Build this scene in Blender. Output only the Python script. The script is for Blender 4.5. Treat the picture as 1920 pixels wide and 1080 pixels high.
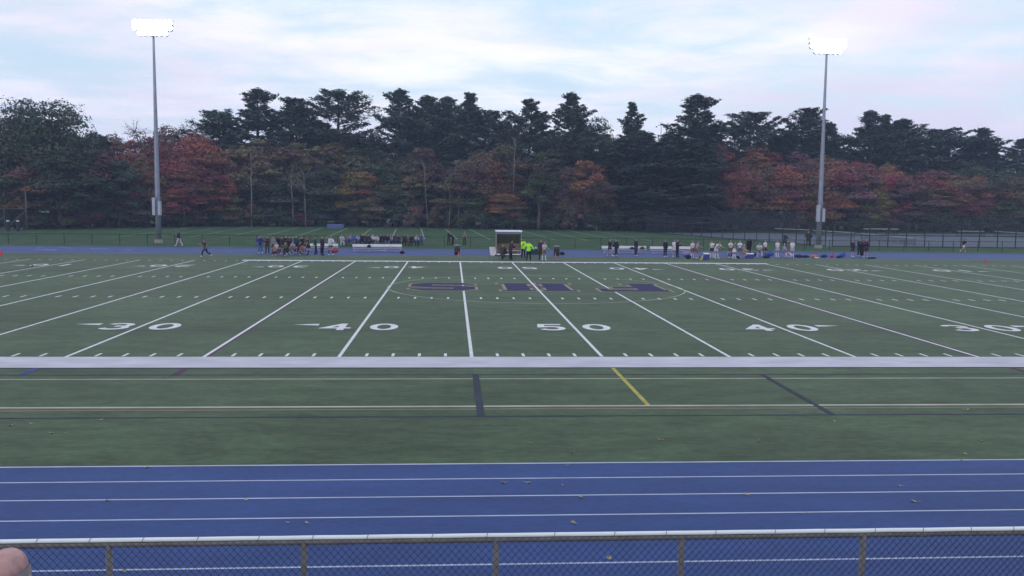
import bpy, bmesh, math, random
import numpy as np
from mathutils import Vector, Matrix

for o in list(bpy.data.objects): bpy.data.objects.remove(o)
scene = bpy.context.scene
COL = scene.collection
R = math.radians

# ---------------------------------------------------------------- camera
F_PX, CAM = 1710.3, np.array([-5.2644, -31.3908, 5.4335])
YAW, PITCH, ROLL = -0.06588, 0.09557, 0.01125
def ray(x, y):
    u = (x-960)/F_PX; v = (y-540)/F_PX
    c, s = math.cos(ROLL), math.sin(ROLL); u, v = c*u+s*v, -s*u+c*v
    c, s = math.cos(PITCH), math.sin(PITCH); z = -c*v-s; yy = -s*v+c
    c, s = math.cos(YAW), math.sin(YAW)
    return np.array([c*u-s*yy, s*u+c*yy, z])
def gnd(x, y, z=0.0):
    d = ray(x, y); p = CAM+d*((z-CAM[2])/d[2]); return Vector(p)
def atY(x, y, Y):
    d = ray(x, y); p = CAM+d*((Y-CAM[1])/d[1]); return Vector(p)
cam_data = bpy.data.cameras.new('camera'); cam = bpy.data.objects.new('camera', cam_data); COL.objects.link(cam)
cam_data.sensor_width = 36; cam_data.lens = 36*F_PX/1920; cam_data.clip_end = 5000; cam_data.clip_start = .05
ctr = Vector(ray(960, 540)).normalized(); rgt = Vector(ray(1960, 540)-ray(960, 540)).normalized(); up = rgt.cross(ctr)
cam.matrix_world = Matrix(((rgt.x, up.x, -ctr.x, CAM[0]), (rgt.y, up.y, -ctr.y, CAM[1]), (rgt.z, up.z, -ctr.z, CAM[2]), (0, 0, 0, 1)))
scene.camera = cam

# ---------------------------------------------------------------- sky and light
SUN_EL, SUN_ROT = R(14), R(215)
world = bpy.data.worlds.new('World'); scene.world = world; world.use_nodes = True
nt = world.node_tree; nt.nodes.clear()
def N(t, **k):
    n = nt.nodes.new(t)
    for a, b in k.items(): setattr(n, a, b)
    return n
L = lambda a, b: nt.links.new(a, b)
def M_(op, a, b=None, clamp=False):
    n = N('ShaderNodeMath', operation=op, use_clamp=clamp)
    for i, v in enumerate((a, b)):
        if v is None: continue
        if isinstance(v, (int, float)): n.inputs[i].default_value = v
        else: L(v, n.inputs[i])
    return n.outputs[0]
sky = N('ShaderNodeTexSky', sky_type='NISHITA', sun_disc=False, sun_elevation=SUN_EL, sun_rotation=SUN_ROT, air_density=1.6, dust_density=.6, ozone_density=2.2)
tc = N('ShaderNodeTexCoord'); sp = N('ShaderNodeSeparateXYZ'); L(tc.outputs['Generated'], sp.inputs[0])
den = M_('ADD', M_('MAXIMUM', sp.outputs[2], 0.0), .10)
cmb = N('ShaderNodeCombineXYZ'); L(M_('DIVIDE', sp.outputs[0], den), cmb.inputs[0]); L(M_('DIVIDE', sp.outputs[1], den), cmb.inputs[1])
mp = N('ShaderNodeMapping'); L(cmb.outputs[0], mp.inputs[0]); mp.inputs['Rotation'].default_value = (0, 0, R(8)); mp.inputs['Scale'].default_value = (.85, 1.0, 1); mp.inputs['Location'].default_value = (3.1, 1.4, 0)
n1 = N('ShaderNodeTexNoise'); n1.inputs['Scale'].default_value = 1.45; n1.inputs['Detail'].default_value = 8; n1.inputs['Roughness'].default_value = .56; n1.inputs['Distortion'].default_value = .25; L(mp.outputs[0], n1.inputs[0])
n2 = N('ShaderNodeTexNoise'); n2.inputs['Scale'].default_value = .55; n2.inputs['Detail'].default_value = 4; n2.inputs['Roughness'].default_value = .5; L(mp.outputs[0], n2.inputs[0])
cr = N('ShaderNodeValToRGB'); cr.color_ramp.elements[0].position = .30; cr.color_ramp.elements[1].position = .66; cr.color_ramp.interpolation = 'EASE'; L(n1.outputs[0], cr.inputs[0])
cc = N('ShaderNodeValToRGB'); L(n2.outputs[0], cc.inputs[0])
cc.color_ramp.elements[0].position = .34; cc.color_ramp.elements[0].color = (.78, .71, .83, 1)
cc.color_ramp.elements[1].position = .62; cc.color_ramp.elements[1].color = (1.06, 1.05, 1.06, 1)
# clear sky between the clouds
bgm = N('ShaderNodeMixRGB', blend_type='MULTIPLY'); bgm.inputs[0].default_value = 1; L(sky.outputs[0], bgm.inputs[1]); bgm.inputs[2].default_value = (.12, .12, .12, 1)
pale = N('ShaderNodeMixRGB'); pale.inputs[0].default_value = .72; L(bgm.outputs[0], pale.inputs[1]); pale.inputs[2].default_value = (.60, .80, .98, 1)
mx = N('ShaderNodeMixRGB'); L(cr.outputs[0], mx.inputs[0]); L(pale.outputs[0], mx.inputs[1]); L(cc.outputs[0], mx.inputs[2])
# the cloud sheet thins out and turns lavender-blue towards the horizon all the way round
hz = M_('SUBTRACT', 1.0, M_('MULTIPLY', M_('SUBTRACT', sp.outputs[2], .03), 4.6), True)
hm = N('ShaderNodeMixRGB'); L(M_('MULTIPLY', hz, .42), hm.inputs[0]); L(mx.outputs[0], hm.inputs[1]); hm.inputs[2].default_value = (.52, .60, .93, 1)
mx = hm
bg = N('ShaderNodeBackground'); L(mx.outputs[0], bg.inputs[0]); bg.inputs[1].default_value = 1.17
wo = N('ShaderNodeOutputWorld'); L(bg.outputs[0], wo.inputs[0])

sl = bpy.data.lights.new('sun', 'SUN'); sl.energy = .5; sl.angle = R(25); sl.color = (1, .93, .86)
so = bpy.data.objects.new('sun', sl); COL.objects.link(so)
sd = Vector((math.sin(SUN_ROT)*math.cos(SUN_EL), math.cos(SUN_ROT)*math.cos(SUN_EL), math.sin(SUN_EL)))
so.rotation_euler = sd.to_track_quat('Z', 'Y').to_euler()
so.location = (0, 0, 60)
vs = scene.view_settings; vs.view_transform = 'Standard'; vs.look = 'None'; vs.exposure = 0; vs.gamma = 1; vs.use_curve_mapping = False
scene.render.engine = 'CYCLES'

# ---------------------------------------------------------------- helpers
MATS = {}
def mat(name, col, rough=.7, var=.0, scale=3.0, spec=.3, metal=0.0, stretch=(1, 1, 1), bump=0.0, emit=0.0, coord='Object', rnd=0.0, vcol=False):
    if name in MATS: return MATS[name]
    m = bpy.data.materials.new(name); m.use_nodes = True; t = m.node_tree; b = t.nodes['Principled BSDF']
    b.inputs['Roughness'].default_value = rough; b.inputs['Specular IOR Level'].default_value = spec; b.inputs['Metallic'].default_value = metal
    c4 = (*col, 1)
    out = None
    tcn = t.nodes.new('ShaderNodeTexCoord'); mpn = t.nodes.new('ShaderNodeMapping'); mpn.inputs['Scale'].default_value = stretch
    t.links.new(tcn.outputs[coord], mpn.inputs[0])
    nz = t.nodes.new('ShaderNodeTexNoise'); nz.inputs['Scale'].default_value = scale; nz.inputs['Detail'].default_value = 5; t.links.new(mpn.outputs[0], nz.inputs[0])
    mr = t.nodes.new('ShaderNodeMapRange'); mr.inputs['From Min'].default_value = .3; mr.inputs['From Max'].default_value = .7
    mr.inputs['To Min'].default_value = 1-var; mr.inputs['To Max'].default_value = 1+var; t.links.new(nz.outputs[0], mr.inputs['Value'])
    mu = t.nodes.new('ShaderNodeMixRGB'); mu.blend_type = 'MULTIPLY'; mu.inputs[0].default_value = 1; mu.inputs[1].default_value = c4; t.links.new(mr.outputs[0], mu.inputs[2])
    out = mu.outputs[0]
    if vcol:
        at = t.nodes.new('ShaderNodeAttribute'); at.attribute_name = 'tint'
        m3 = t.nodes.new('ShaderNodeMixRGB'); m3.blend_type = 'MULTIPLY'; m3.inputs[0].default_value = 1; t.links.new(out, m3.inputs[1]); t.links.new(at.outputs['Color'], m3.inputs[2]); out = m3.outputs[0]
    if rnd:
        oi = t.nodes.new('ShaderNodeObjectInfo'); m2 = t.nodes.new('ShaderNodeMapRange'); m2.inputs['To Min'].default_value = 1-rnd; m2.inputs['To Max'].default_value = 1+rnd
        t.links.new(oi.outputs['Random'], m2.inputs['Value']); m4 = t.nodes.new('ShaderNodeMixRGB'); m4.blend_type = 'MULTIPLY'; m4.inputs[0].default_value = 1
        t.links.new(out, m4.inputs[1]); t.links.new(m2.outputs[0], m4.inputs[2]); out = m4.outputs[0]
    t.links.new(out, b.inputs['Base Color'])
    if bump:
        bp = t.nodes.new('ShaderNodeBump'); bp.inputs['Strength'].default_value = bump; t.links.new(nz.outputs[0], bp.inputs['Height']); t.links.new(bp.outputs[0], b.inputs['Normal'])
    if emit:
        b.inputs['Emission Color'].default_value = (*col, 1); b.inputs['Emission Strength'].default_value = emit
    MATS[name] = m
    return m

def tag(o, label=None, cat=None, group=None, kind=None):
    if label: o['label'] = label
    if cat: o['category'] = cat
    if group: o['group'] = group
    if kind: o['kind'] = kind
    return o
def empty(name, loc=(0, 0, 0), rz=0):
    o = bpy.data.objects.new(name, None); COL.objects.link(o); o.location = loc; o.rotation_euler = (0, 0, rz); o.empty_display_size = .2
    return o
def link(name, me, m=None, parent=None, loc=(0, 0, 0)):
    if m is not None and not me.materials: me.materials.append(m)
    o = bpy.data.objects.new(name, me); COL.objects.link(o); o.location = loc
    if parent: o.parent = parent
    return o
def copy_tree(o, parent=None):
    c = o.copy(); COL.objects.link(c); c.parent = parent
    for ch in o.children: copy_tree(ch, c)
    return c
class MB:
    def __init__(s): s.v = []; s.f = []
    def add(s, vs, fs):
        n = len(s.v); s.v += [tuple(v) for v in vs]; s.f += [tuple(i+n for i in f) for f in fs]; return s
    def box(s, c, d, rz=0, bevel=0.0):
        x, y, z = [a/2 for a in d]; cr, sr = math.cos(rz), math.sin(rz); vs = []
        b = bevel
        if b:
            prof = [(-x+b, -y), (x-b, -y), (x, -y+b), (x, y-b), (x-b, y), (-x+b, y), (-x, y-b), (-x, -y+b)]
            for zz in (-z, z):
                for px, py in prof: vs.append((c[0]+px*cr-py*sr, c[1]+px*sr+py*cr, c[2]+zz))
            fs = [tuple(range(7, -1, -1)), tuple(range(8, 16))]+[(i, (i+1) % 8, 8+(i+1) % 8, 8+i) for i in range(8)]
            return s.add(vs, fs)
        for zz in (-z, z):
            for px, py in ((-x, -y), (x, -y), (x, y), (-x, y)): vs.append((c[0]+px*cr-py*sr, c[1]+px*sr+py*cr, c[2]+zz))
        return s.add(vs, [(3, 2, 1, 0), (4, 5, 6, 7), (0, 1, 5, 4), (1, 2, 6, 5), (2, 3, 7, 6), (3, 0, 4, 7)])
    def tube(s, pts, rs, n=8, caps=True):
        pts = [Vector(p) for p in pts]; vs = []
        if isinstance(rs, (int, float)): rs = [rs]*len(pts)
        for i, p in enumerate(pts):
            d = (pts[min(i+1, len(pts)-1)]-pts[max(i-1, 0)]).normalized()
            a = Vector((0, 0, 1)) if abs(d.z) < .9 else Vector((1, 0, 0))
            e1 = d.cross(a).normalized(); e2 = d.cross(e1)
            for k in range(n):
                t = 2*math.pi*k/n; vs.append(p+(e1*math.cos(t)+e2*math.sin(t))*rs[i])
        fs = [(i*n+k, i*n+(k+1) % n, (i+1)*n+(k+1) % n, (i+1)*n+k) for i in range(len(pts)-1) for k in range(n)]
        if caps: fs += [tuple(range(n-1, -1, -1)), tuple(range((len(pts)-1)*n, len(pts)*n))]
        return s.add(vs, fs)
    def lathe(s, c, prof, n=16, axis='z'):
        vs = []; m = len(prof)
        for r, z in prof:
            for k in range(n):
                t = 2*math.pi*k/n
                p = (r*math.cos(t), r*math.sin(t), z) if axis == 'z' else (r*math.cos(t), z, r*math.sin(t))
                vs.append((c[0]+p[0], c[1]+p[1], c[2]+p[2]))
        fs = [(i*n+k, i*n+(k+1) % n, (i+1)*n+(k+1) % n, (i+1)*n+k) for i in range(m-1) for k in range(n)]
        fs += [tuple(range(n-1, -1, -1)), tuple(range((m-1)*n, m*n))]
        return s.add(vs, fs)
    def blob(s, c, d, seed=0, rough=.15, n=10, m=6):
        rr = random.Random(seed); vs = []; fs = []
        for i in range(m+1):
            ph = math.pi*i/m
            for k in range(n):
                t = 2*math.pi*k/n; q = 1+rr.uniform(-rough, rough)
                vs.append((c[0]+d[0]/2*q*math.sin(ph)*math.cos(t), c[1]+d[1]/2*q*math.sin(ph)*math.sin(t), max(c[2]-d[2]/2+.003, c[2]+d[2]/2*q*math.cos(ph))))
        for i in range(m):
            for k in range(n): fs.append((i*n+k, (i+1)*n+k, (i+1)*n+(k+1) % n, i*n+(k+1) % n))
        return s.add(vs, fs)
    def mesh(s, name, smooth=False):
        me = bpy.data.meshes.new(name); me.from_pydata(s.v, [], s.f); me.validate(); me.update()
        if smooth: me.shade_smooth()
        return me
    def build(s, name, m, parent=None, smooth=False, loc=(0, 0, 0)):
        return link(name, s.mesh(name, smooth), m, parent, loc)
def np_mesh(name, V, Q, tint=None):
    """vertices (n,3), faces (m,3) or (m,4)"""
    me = bpy.data.meshes.new(name); V = np.asarray(V, np.float32); Q = np.asarray(Q, np.int32); k = Q.shape[1]
    me.vertices.add(len(V)); me.vertices.foreach_set('co', V.ravel()); me.loops.add(Q.size); me.loops.foreach_set('vertex_index', Q.ravel())
    me.polygons.add(len(Q)); me.polygons.foreach_set('loop_start', np.arange(len(Q), dtype=np.int32)*k); me.polygons.foreach_set('loop_total', np.full(len(Q), k, np.int32))
    me.update(calc_edges=True)
    if tint is not None:
        a = me.color_attributes.new('tint', 'FLOAT_COLOR', 'POINT'); t = np.ones((len(V), 4), np.float32); t[:, :3] = tint; a.data.foreach_set('color', t.ravel())
    return me

# ---------------------------------------------------------------- ground, track, turf
G0 = -.03      # natural grass level
m_grass = mat('meadow grass', (.038, .080, .038), .9, .32, .35, .15, bump=.3)
m_turf = mat('artificial turf', (.046, .081, .042), .6, .24, .22, .15, stretch=(.35, 1, 1))
m_track = mat('blue running track', (.024, .055, .190), .65, .16, .6, .2, stretch=(.25, 1, 1))
def turf_detail(m, fine, amt, bstr):
    t = m.node_tree; b = t.nodes['Principled BSDF']; src = b.inputs['Base Color'].links[0].from_socket
    tcn = t.nodes.new('ShaderNodeTexCoord'); mpn = t.nodes.new('ShaderNodeMapping'); mpn.inputs['Scale'].default_value = (.45, 1, 1); t.links.new(tcn.outputs['Object'], mpn.inputs[0])
    nz = t.nodes.new('ShaderNodeTexNoise'); nz.inputs['Scale'].default_value = fine; nz.inputs['Detail'].default_value = 8; nz.inputs['Roughness'].default_value = .7; t.links.new(mpn.outputs[0], nz.inputs[0])
    mr = t.nodes.new('ShaderNodeMapRange'); mr.inputs['From Min'].default_value = .25; mr.inputs['From Max'].default_value = .75; mr.inputs['To Min'].default_value = 1-amt; mr.inputs['To Max'].default_value = 1+amt; t.links.new(nz.outputs[0], mr.inputs['Value'])
    mu = t.nodes.new('ShaderNodeMixRGB'); mu.blend_type = 'MULTIPLY'; mu.inputs[0].default_value = 1; t.links.new(src, mu.inputs[1]); t.links.new(mr.outputs[0], mu.inputs[2]); t.links.new(mu.outputs[0], b.inputs['Base Color'])
    bp = t.nodes.new('ShaderNodeBump'); bp.inputs['Strength'].default_value = bstr; bp.inputs['Distance'].default_value = .03; t.links.new(nz.outputs[0], bp.inputs['Height']); t.links.new(bp.outputs[0], b.inputs['Normal'])
turf_detail(m_turf, 1.3, .50, .6); turf_detail(m_turf, 6.0, .45, .3); turf_detail(m_track, 1.6, .16, .15); turf_detail(m_track, 11, .22, .2); turf_detail(m_grass, 1.2, .3, .6)
# turf is laid in rolls one five-yard strip wide, their pile leaning to and fro
t = m_turf.node_tree; b_ = t.nodes['Principled BSDF']; src = b_.inputs['Base Color'].links[0].from_socket
tcn = t.nodes.new('ShaderNodeTexCoord'); sx_ = t.nodes.new('ShaderNodeSeparateXYZ'); t.links.new(tcn.outputs['Object'], sx_.inputs[0])
def tm(op, a, b):
    n = t.nodes.new('ShaderNodeMath'); n.operation = op
    for i, v in enumerate((a, b)):
        if isinstance(v, (int, float)): n.inputs[i].default_value = v
        else: t.links.new(v, n.inputs[i])
    return n.outputs[0]
fl = tm('FLOOR', tm('DIVIDE', sx_.outputs[0], 4.572), 0); al = tm('ADD', tm('MULTIPLY', tm('PINGPONG', fl, 1.0), .09), .955)
mu = t.nodes.new('ShaderNodeMixRGB'); mu.blend_type = 'MULTIPLY'; mu.inputs[0].default_value = 1; t.links.new(src, mu.inputs[1]); t.links.new(al, mu.inputs[2]); t.links.new(mu.outputs[0], b_.inputs['Base Color'])
m_white = mat('white field paint', (.62, .63, .68), .8, .12, 3, .2)
m_band = mat('worn white sideline paint', (.47, .47, .55), .8, .14, 1.1, .2, stretch=(.5, 1, 1))
m_lane = mat('lane paint', (.40, .45, .60), .7, .14, 1.5, .2)
m_navy = mat('navy turf paint', (.024, .025, .082), .85, .2, 1.5, .2)
m_tan = mat('gold outline paint', (.26, .22, .16), .8, .2, 2, .2)
m_yel = mat('yellow turf paint', (.36, .32, .09), .8, .2, 2, .2)
m_paleyel = mat('faded yellow paint', (.34, .36, .27), .8, .2, 1, .2)
m_purp = mat('maroon turf paint', (.085, .035, .080), .8, .2, 1, .2)
m_dkline = mat('dark blue line paint', (.030, .038, .062), .8, .2, 1, .2)
m_blue = mat('blue turf paint', (.05, .07, .24), .8, .2, 1, .2)
m_tanw = mat('tan line paint', (.19, .165, .135), .8, .2, 1, .2)
m_dust = mat('faded practice line paint', (.27, .33, .26), .9, .3, .8, .1)

gr = MB(); gr.add([(-800, -150, G0), (800, -150, G0), (800, 1000, G0), (-800, 1000, G0)], [(0, 1, 2, 3)])
ground = tag(gr.build('ground', m_grass), kind='structure')
YN, YF, XS = -12.90, 57.6, 50.0          # inner edges of the track, half straight
def oval(r_off, n=40, z=0):
    c = (YN+YF)/2; r = (YF-YN)/2+r_off; pts = []
    for i in range(n+1):
        a = -math.pi/2+math.pi*i/n; pts.append((XS+r*math.cos(a), c+r*math.sin(a), z))
    for i in range(n+1):
        a = math.pi/2+math.pi*i/n; pts.append((-XS+r*math.cos(a), c+r*math.sin(a), z))
    return pts
def ring(r0, r1, z):
    a, b = oval(r0, z=z), oval(r1, z=z); n = len(a); mb = MB(); mb.add(a+b, [(i, n+i, n+(i+1) % n, (i+1) % n) for i in range(n)]); return mb
field = MB(); ov = oval(0); field.add(ov, [tuple(range(len(ov)))])
turf = tag(field.build('turf_field', m_turf), kind='structure')
TRW = 12.6
trk = ring(0, TRW, 0.0); trk.add(*(lambda v, f: (v, f))([], []))
track = tag(trk.build('running_track', m_track), kind='structure')
ring(0, .07, .004).build('lane_line', m_lane, track)
for k in range(1, 9): ring(k*1.058-.026, k*1.058+.026, .004).build('lane_line', m_lane, track)
for px, py, w in ((85, 468, 2.2), (95, 469.5, 1.2), (118, 464.5, .9), (132, 465, .6), (185, 466.5, 1.8), (75, 464, .8), (240, 469, .7), (430, 472, .5), (720, 469, .8)):
    p = gnd(px, py); MB().add([(-w/2, -.12, .005), (w/2, -.12, .005), (w/2, .12, .005), (-w/2, .12, .005)], [(0, 1, 2, 3)]).build('lane_mark', m_lane, track, loc=(p.x, p.y, 0))

def quad(x0, y0, x1, y1, z): return MB().add([(x0, y0, z), (x1, y0, z), (x1, y1, z), (x0, y1, z)], [(0, 1, 2, 3)])
Y5 = 4.572; YD = .9144; FW = 48.77
# yard lines and sidelines
for k in range(-10, 11):
    x = k*Y5; w = .062
    zz = .016 if k == 0 else .004
    y0 = 0.0
    quad(x-w, y0, x+w, FW-.02, zz).build('yard_line', m_white, turf)
    if abs(k) == 3:
        quad(x+w+.004, 0, x+w+.10, FW-.02, .0045).build('maroon_line', m_purp, turf)
        if k == 3: quad(x-w-.09, 0, x-w-.004, FW-.02, .0045).build('maroon_line', m_purp, turf)
quad(-50.5, -2.02, 50.5, 0, .006).build('sideline', m_band, turf)
quad(-50.5, -2.14, 50.5, -2.024, .004).build('sideline_border', m_navy, turf)
quad(-23.5, FW, 23.2, FW+1.0, .006).build('sideline', m_white, turf)
quad(-23.5, FW-.5, 23.2, FW-.024, .003).build('sideline_border', m_navy, turf)
# tick marks every yard
tickn = quad(-.05, .12, .05, .72, .004).mesh('tick'); tickn.materials.append(m_white)
hashm = quad(-.06, -.36, .06, .36, .004).mesh('hash'); hashm.materials.append(m_white)
for i in range(-49, 50):
    if i % 5 == 0: continue
    x = i*YD
    link('tick_mark', tickn, None, turf, (x, 0, 0))
    link('tick_mark', tickn, None, turf, (x, FW-.85, 0))
    for yy in (19.17, 32.16): link('hash_mark', hashm, None, turf, (x, yy, 0))
# soccer / lacrosse lines on the near apron
for y0, y1, mm in ((-3.31, -3.19, m_dkline), (-3.97, -3.86, m_paleyel), (-7.78, -7.67, m_lane if False else m_tanw), (-8.04, -7.92, m_tanw), (-8.83, -8.72, m_dkline)):
    quad(-52, y0, 52, y1, .004).build('touch_line', mm, turf)
quad(-52, -7.72, 52, -7.59, .0075).build('touch_line', mat('cream line paint', (.42, .42, .36), .8, .2, 1, .2), turf)
quad(-4.62, -8.72, -4.42, -3.19, .0085).build('restraining_line', m_dkline, turf)
quad(4.52, -8.72, 4.68, -3.19, .0085).build('restraining_line', m_dkline, turf)
quad(-.06, -7.60, .07, -2.14, .0085).build('halfway_line', m_yel, turf)
for x, mm in ((-13.72, m_purp), (13.6, m_purp), (-18.3, m_blue)): quad(x-.1, -3.19, x+.1, -2.14, .0085).build('cross_line', mm, turf)
quad(-50, -.9+7.2, 50, -.84+7.2, .002).build('touch_line', m_dkline, turf)
# centre circle
def arc(cx, cy, rx, ry, a0, a1, w, z, n=64):
    vs = []; fs = []
    for i in range(n+1):
        a = a0+(a1-a0)*i/n
        for q in (-w/2, w/2): vs.append((cx+(rx+q)*math.cos(a), cy+(ry+q)*math.sin(a), z))
    for i in range(n): fs.append((2*i, 2*i+1, 2*i+3, 2*i+2))
    return MB().add(vs, fs)
arc(0, 25.6, 9.25, 9.05, 0, 2*math.pi, .10, .0055).build('centre_circle', m_paleyel, turf)
arc(-41, 38, 4, 6.0, -1.1, 1.1, .16, .0055, 30).build('goal_arc', m_dkline, turf); arc(46, 38, 4, 6, 2.1, 4.1, .16, .0055, 30).build('goal_arc', m_dkline, turf)
# painted numbers, built as ribbons
def ribbon(pts, w, z, closed=False):
    P = [Vector((p[0], p[1])) for p in pts]; n = len(P); vs = []
    for i in range(n):
        a = P[(i-1) % n] if (closed or i > 0) else None; b = P[(i+1) % n] if (closed or i < n-1) else None
        d1 = (P[i]-a).normalized() if a is not None else None; d2 = (b-P[i]).normalized() if b is not None else None
        if d1 is None: d1 = d2
        if d2 is None: d2 = d1
        t = (d1+d2); t = t.normalized() if t.length > 1e-6 else d1
        nrm = Vector((-t.y, t.x)); c = max(.5, nrm.dot(Vector((-d1.y, d1.x)))); o = nrm*(w/2/c)
        vs += [(P[i].x+o.x, P[i].y+o.y, z), (P[i].x-o.x, P[i].y-o.y, z)]
    fs = [(2*i+1, 2*((i+1) % n)+1, 2*((i+1) % n), 2*i) for i in range(n if closed else n-1)]
    return vs, fs
def arcp(cx, cy, rx, ry, a0, a1, n=10): return [(cx+rx*math.cos(R(a0+(a1-a0)*i/n)), cy+ry*math.sin(R(a0+(a1-a0)*i/n))) for i in range(n+1)]
DW, DH, SW = 1.2, 1.98, .30
def digit(d):
    a, b = DW/2-SW/2, DH/2-SW/2; s = []
    if d == 0: s.append((arcp(0, 0, a, b, 0, 342, 19), True))
    if d == 1: s += [([(0, -b-.15), (0, b+.15)], False)]
    if d == 2: s.append((arcp(0, b-.47, a, .47, 170, -30, 10)+[(-a, -b), (a+.14, -b)], False))
    if d == 3: s.append((arcp(0, b-.42, a*.95, .42, 160, -80, 10)+arcp(0, -b+.47, a, .47, 80, -160, 11), False))
    if d == 4: s += [([(.2, -b-.15), (.2, b+.14)], False), ([(.2, b), (-a-.05, -.38), (a+.15, -.38)], False)]
    if d == 5: s.append(([(a+.05, b), (-a+.08, b), (-a+.02, .08)]+arcp(0, -b+.52, a, .52, 120, -155, 12), False))
    mb = MB()
    for i, (p, c) in enumerate(s):
        v, f = ribbon(p, SW, .005+.0015*i, c); mb.add(v, f)
    return mb
DIG = {}
for d in range(6):
    DIG[d] = digit(d).mesh('yard_number'); DIG[d].materials.append(m_white)
tri = MB().add([(0, .25, .005), (0, -.25, .005), (1.1, .0, .005)], [(0, 1, 2)]).mesh('number_arrow'); tri.materials.append(m_white)
for k in range(-4, 5):
    t = 5-abs(k); x = k*2*Y5
    for side in (0, 1):
        yc = 7.52 if side == 0 else 42.2
        for j, d in enumerate((t, 0)):
            ox = (-.99 if j == 0 else .99)
            o = link('yard_number', DIG[d], None, turf, (x+(ox if side == 0 else -ox), yc, 0))
            if side: o.rotation_euler.z = math.pi
        if k:
            o = link('direction_arrow', tri, None, turf, (x+(1.85 if k > 0 else -1.85), yc+(.62 if side == 0 else -.62), 0)); o.rotation_euler.z = 0 if k > 0 else math.pi
# midfield letters (painted to be read from the far stand)
def letter(ch):
    w, h, s = 2.0, 2.62, 1.3
    if ch == 'S':
        a, b = w-s/2, h-s/2; q = .55
        return [[(a, b-.75), (a, b-q), (a-q, b), (-a+q, b), (-a, b-q), (-a, q*.8), (-a+q, .12), (a-q, -.12), (a, -q*.8), (a, -b+q), (a-q, -b), (-a+q, -b), (-a, -b+q), (-a, -b+.75)]]
    if ch == 'H':
        return [[(-1.22, -h), (-1.22, h)], [(1.22, -h), (1.22, h)], [(-1.25, 0), (1.25, 0)], [(-2.3, -h+.32), (-.2, -h+.32)], [(.2, -h+.32), (2.3, -h+.32)], [(-2.3, h-.32), (-.2, h-.32)], [(.2, h-.32), (2.3, h-.32)]]
    return [[(-1.1, -h), (-1.1, h)], [(-2.1, h-.5), (2.1, h-.5)], [(-1.1, .1), (1.1, .1)], [(-2.1, -h+.32), (.1, -h+.32)], [(1.85, h), (1.85, .75)]]
WID = {'S': [1.3], 'H': [1.45, 1.45, .9, .64, .64, .64, .64], 'F': [1.6, 1.2, 1.0, .7, .6]}
for ch, x in (('S', -5.85), ('H', .05), ('F', 6.0)):
    root = empty('midfield_letter', (x, 25.85, 0), math.pi); root.parent = turf
    for nm, ext, mm, z0 in (('letter_outline', .19, m_tan, .0065), ('letter_fill', 0, m_navy, .0095)):
        mb = MB()
        for i, st in enumerate(letter(ch)):
            p = [Vector(q) for q in st]
            if ext:
                p[0] = p[0]+(p[0]-p[1]).normalized()*ext; p[-1] = p[-1]+(p[-1]-p[-2]).normalized()*ext
            v, f = ribbon(p, WID[ch][i]+2*ext, z0+.0003*i); mb.add(v, f)
        mb.build(nm, mm, root)
# practice field lines on the grass beyond
for k in range(-9, 8):
    x0 = -11.2+4.572*k; y0, y1 = 96, 141
    MB().add([(x0+.045*(142-y0)-.08, y0, G0+.006), (x0+.045*(142-y0)+.08, y0, G0+.006), (x0+.045*(142-y1)+.08, y1, G0+.006), (x0+.045*(142-y1)-.08, y1, G0+.006)], [(0, 1, 2, 3)]).build('practice_line', m_dust, ground)
MB().add([(-62, 139, G0+.004), (-30, 141, G0+.004), (-30, 141.25, G0+.004), (-62, 139.25, G0+.004)], [(0, 1, 2, 3)]).build('practice_line', m_dust, ground)

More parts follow.
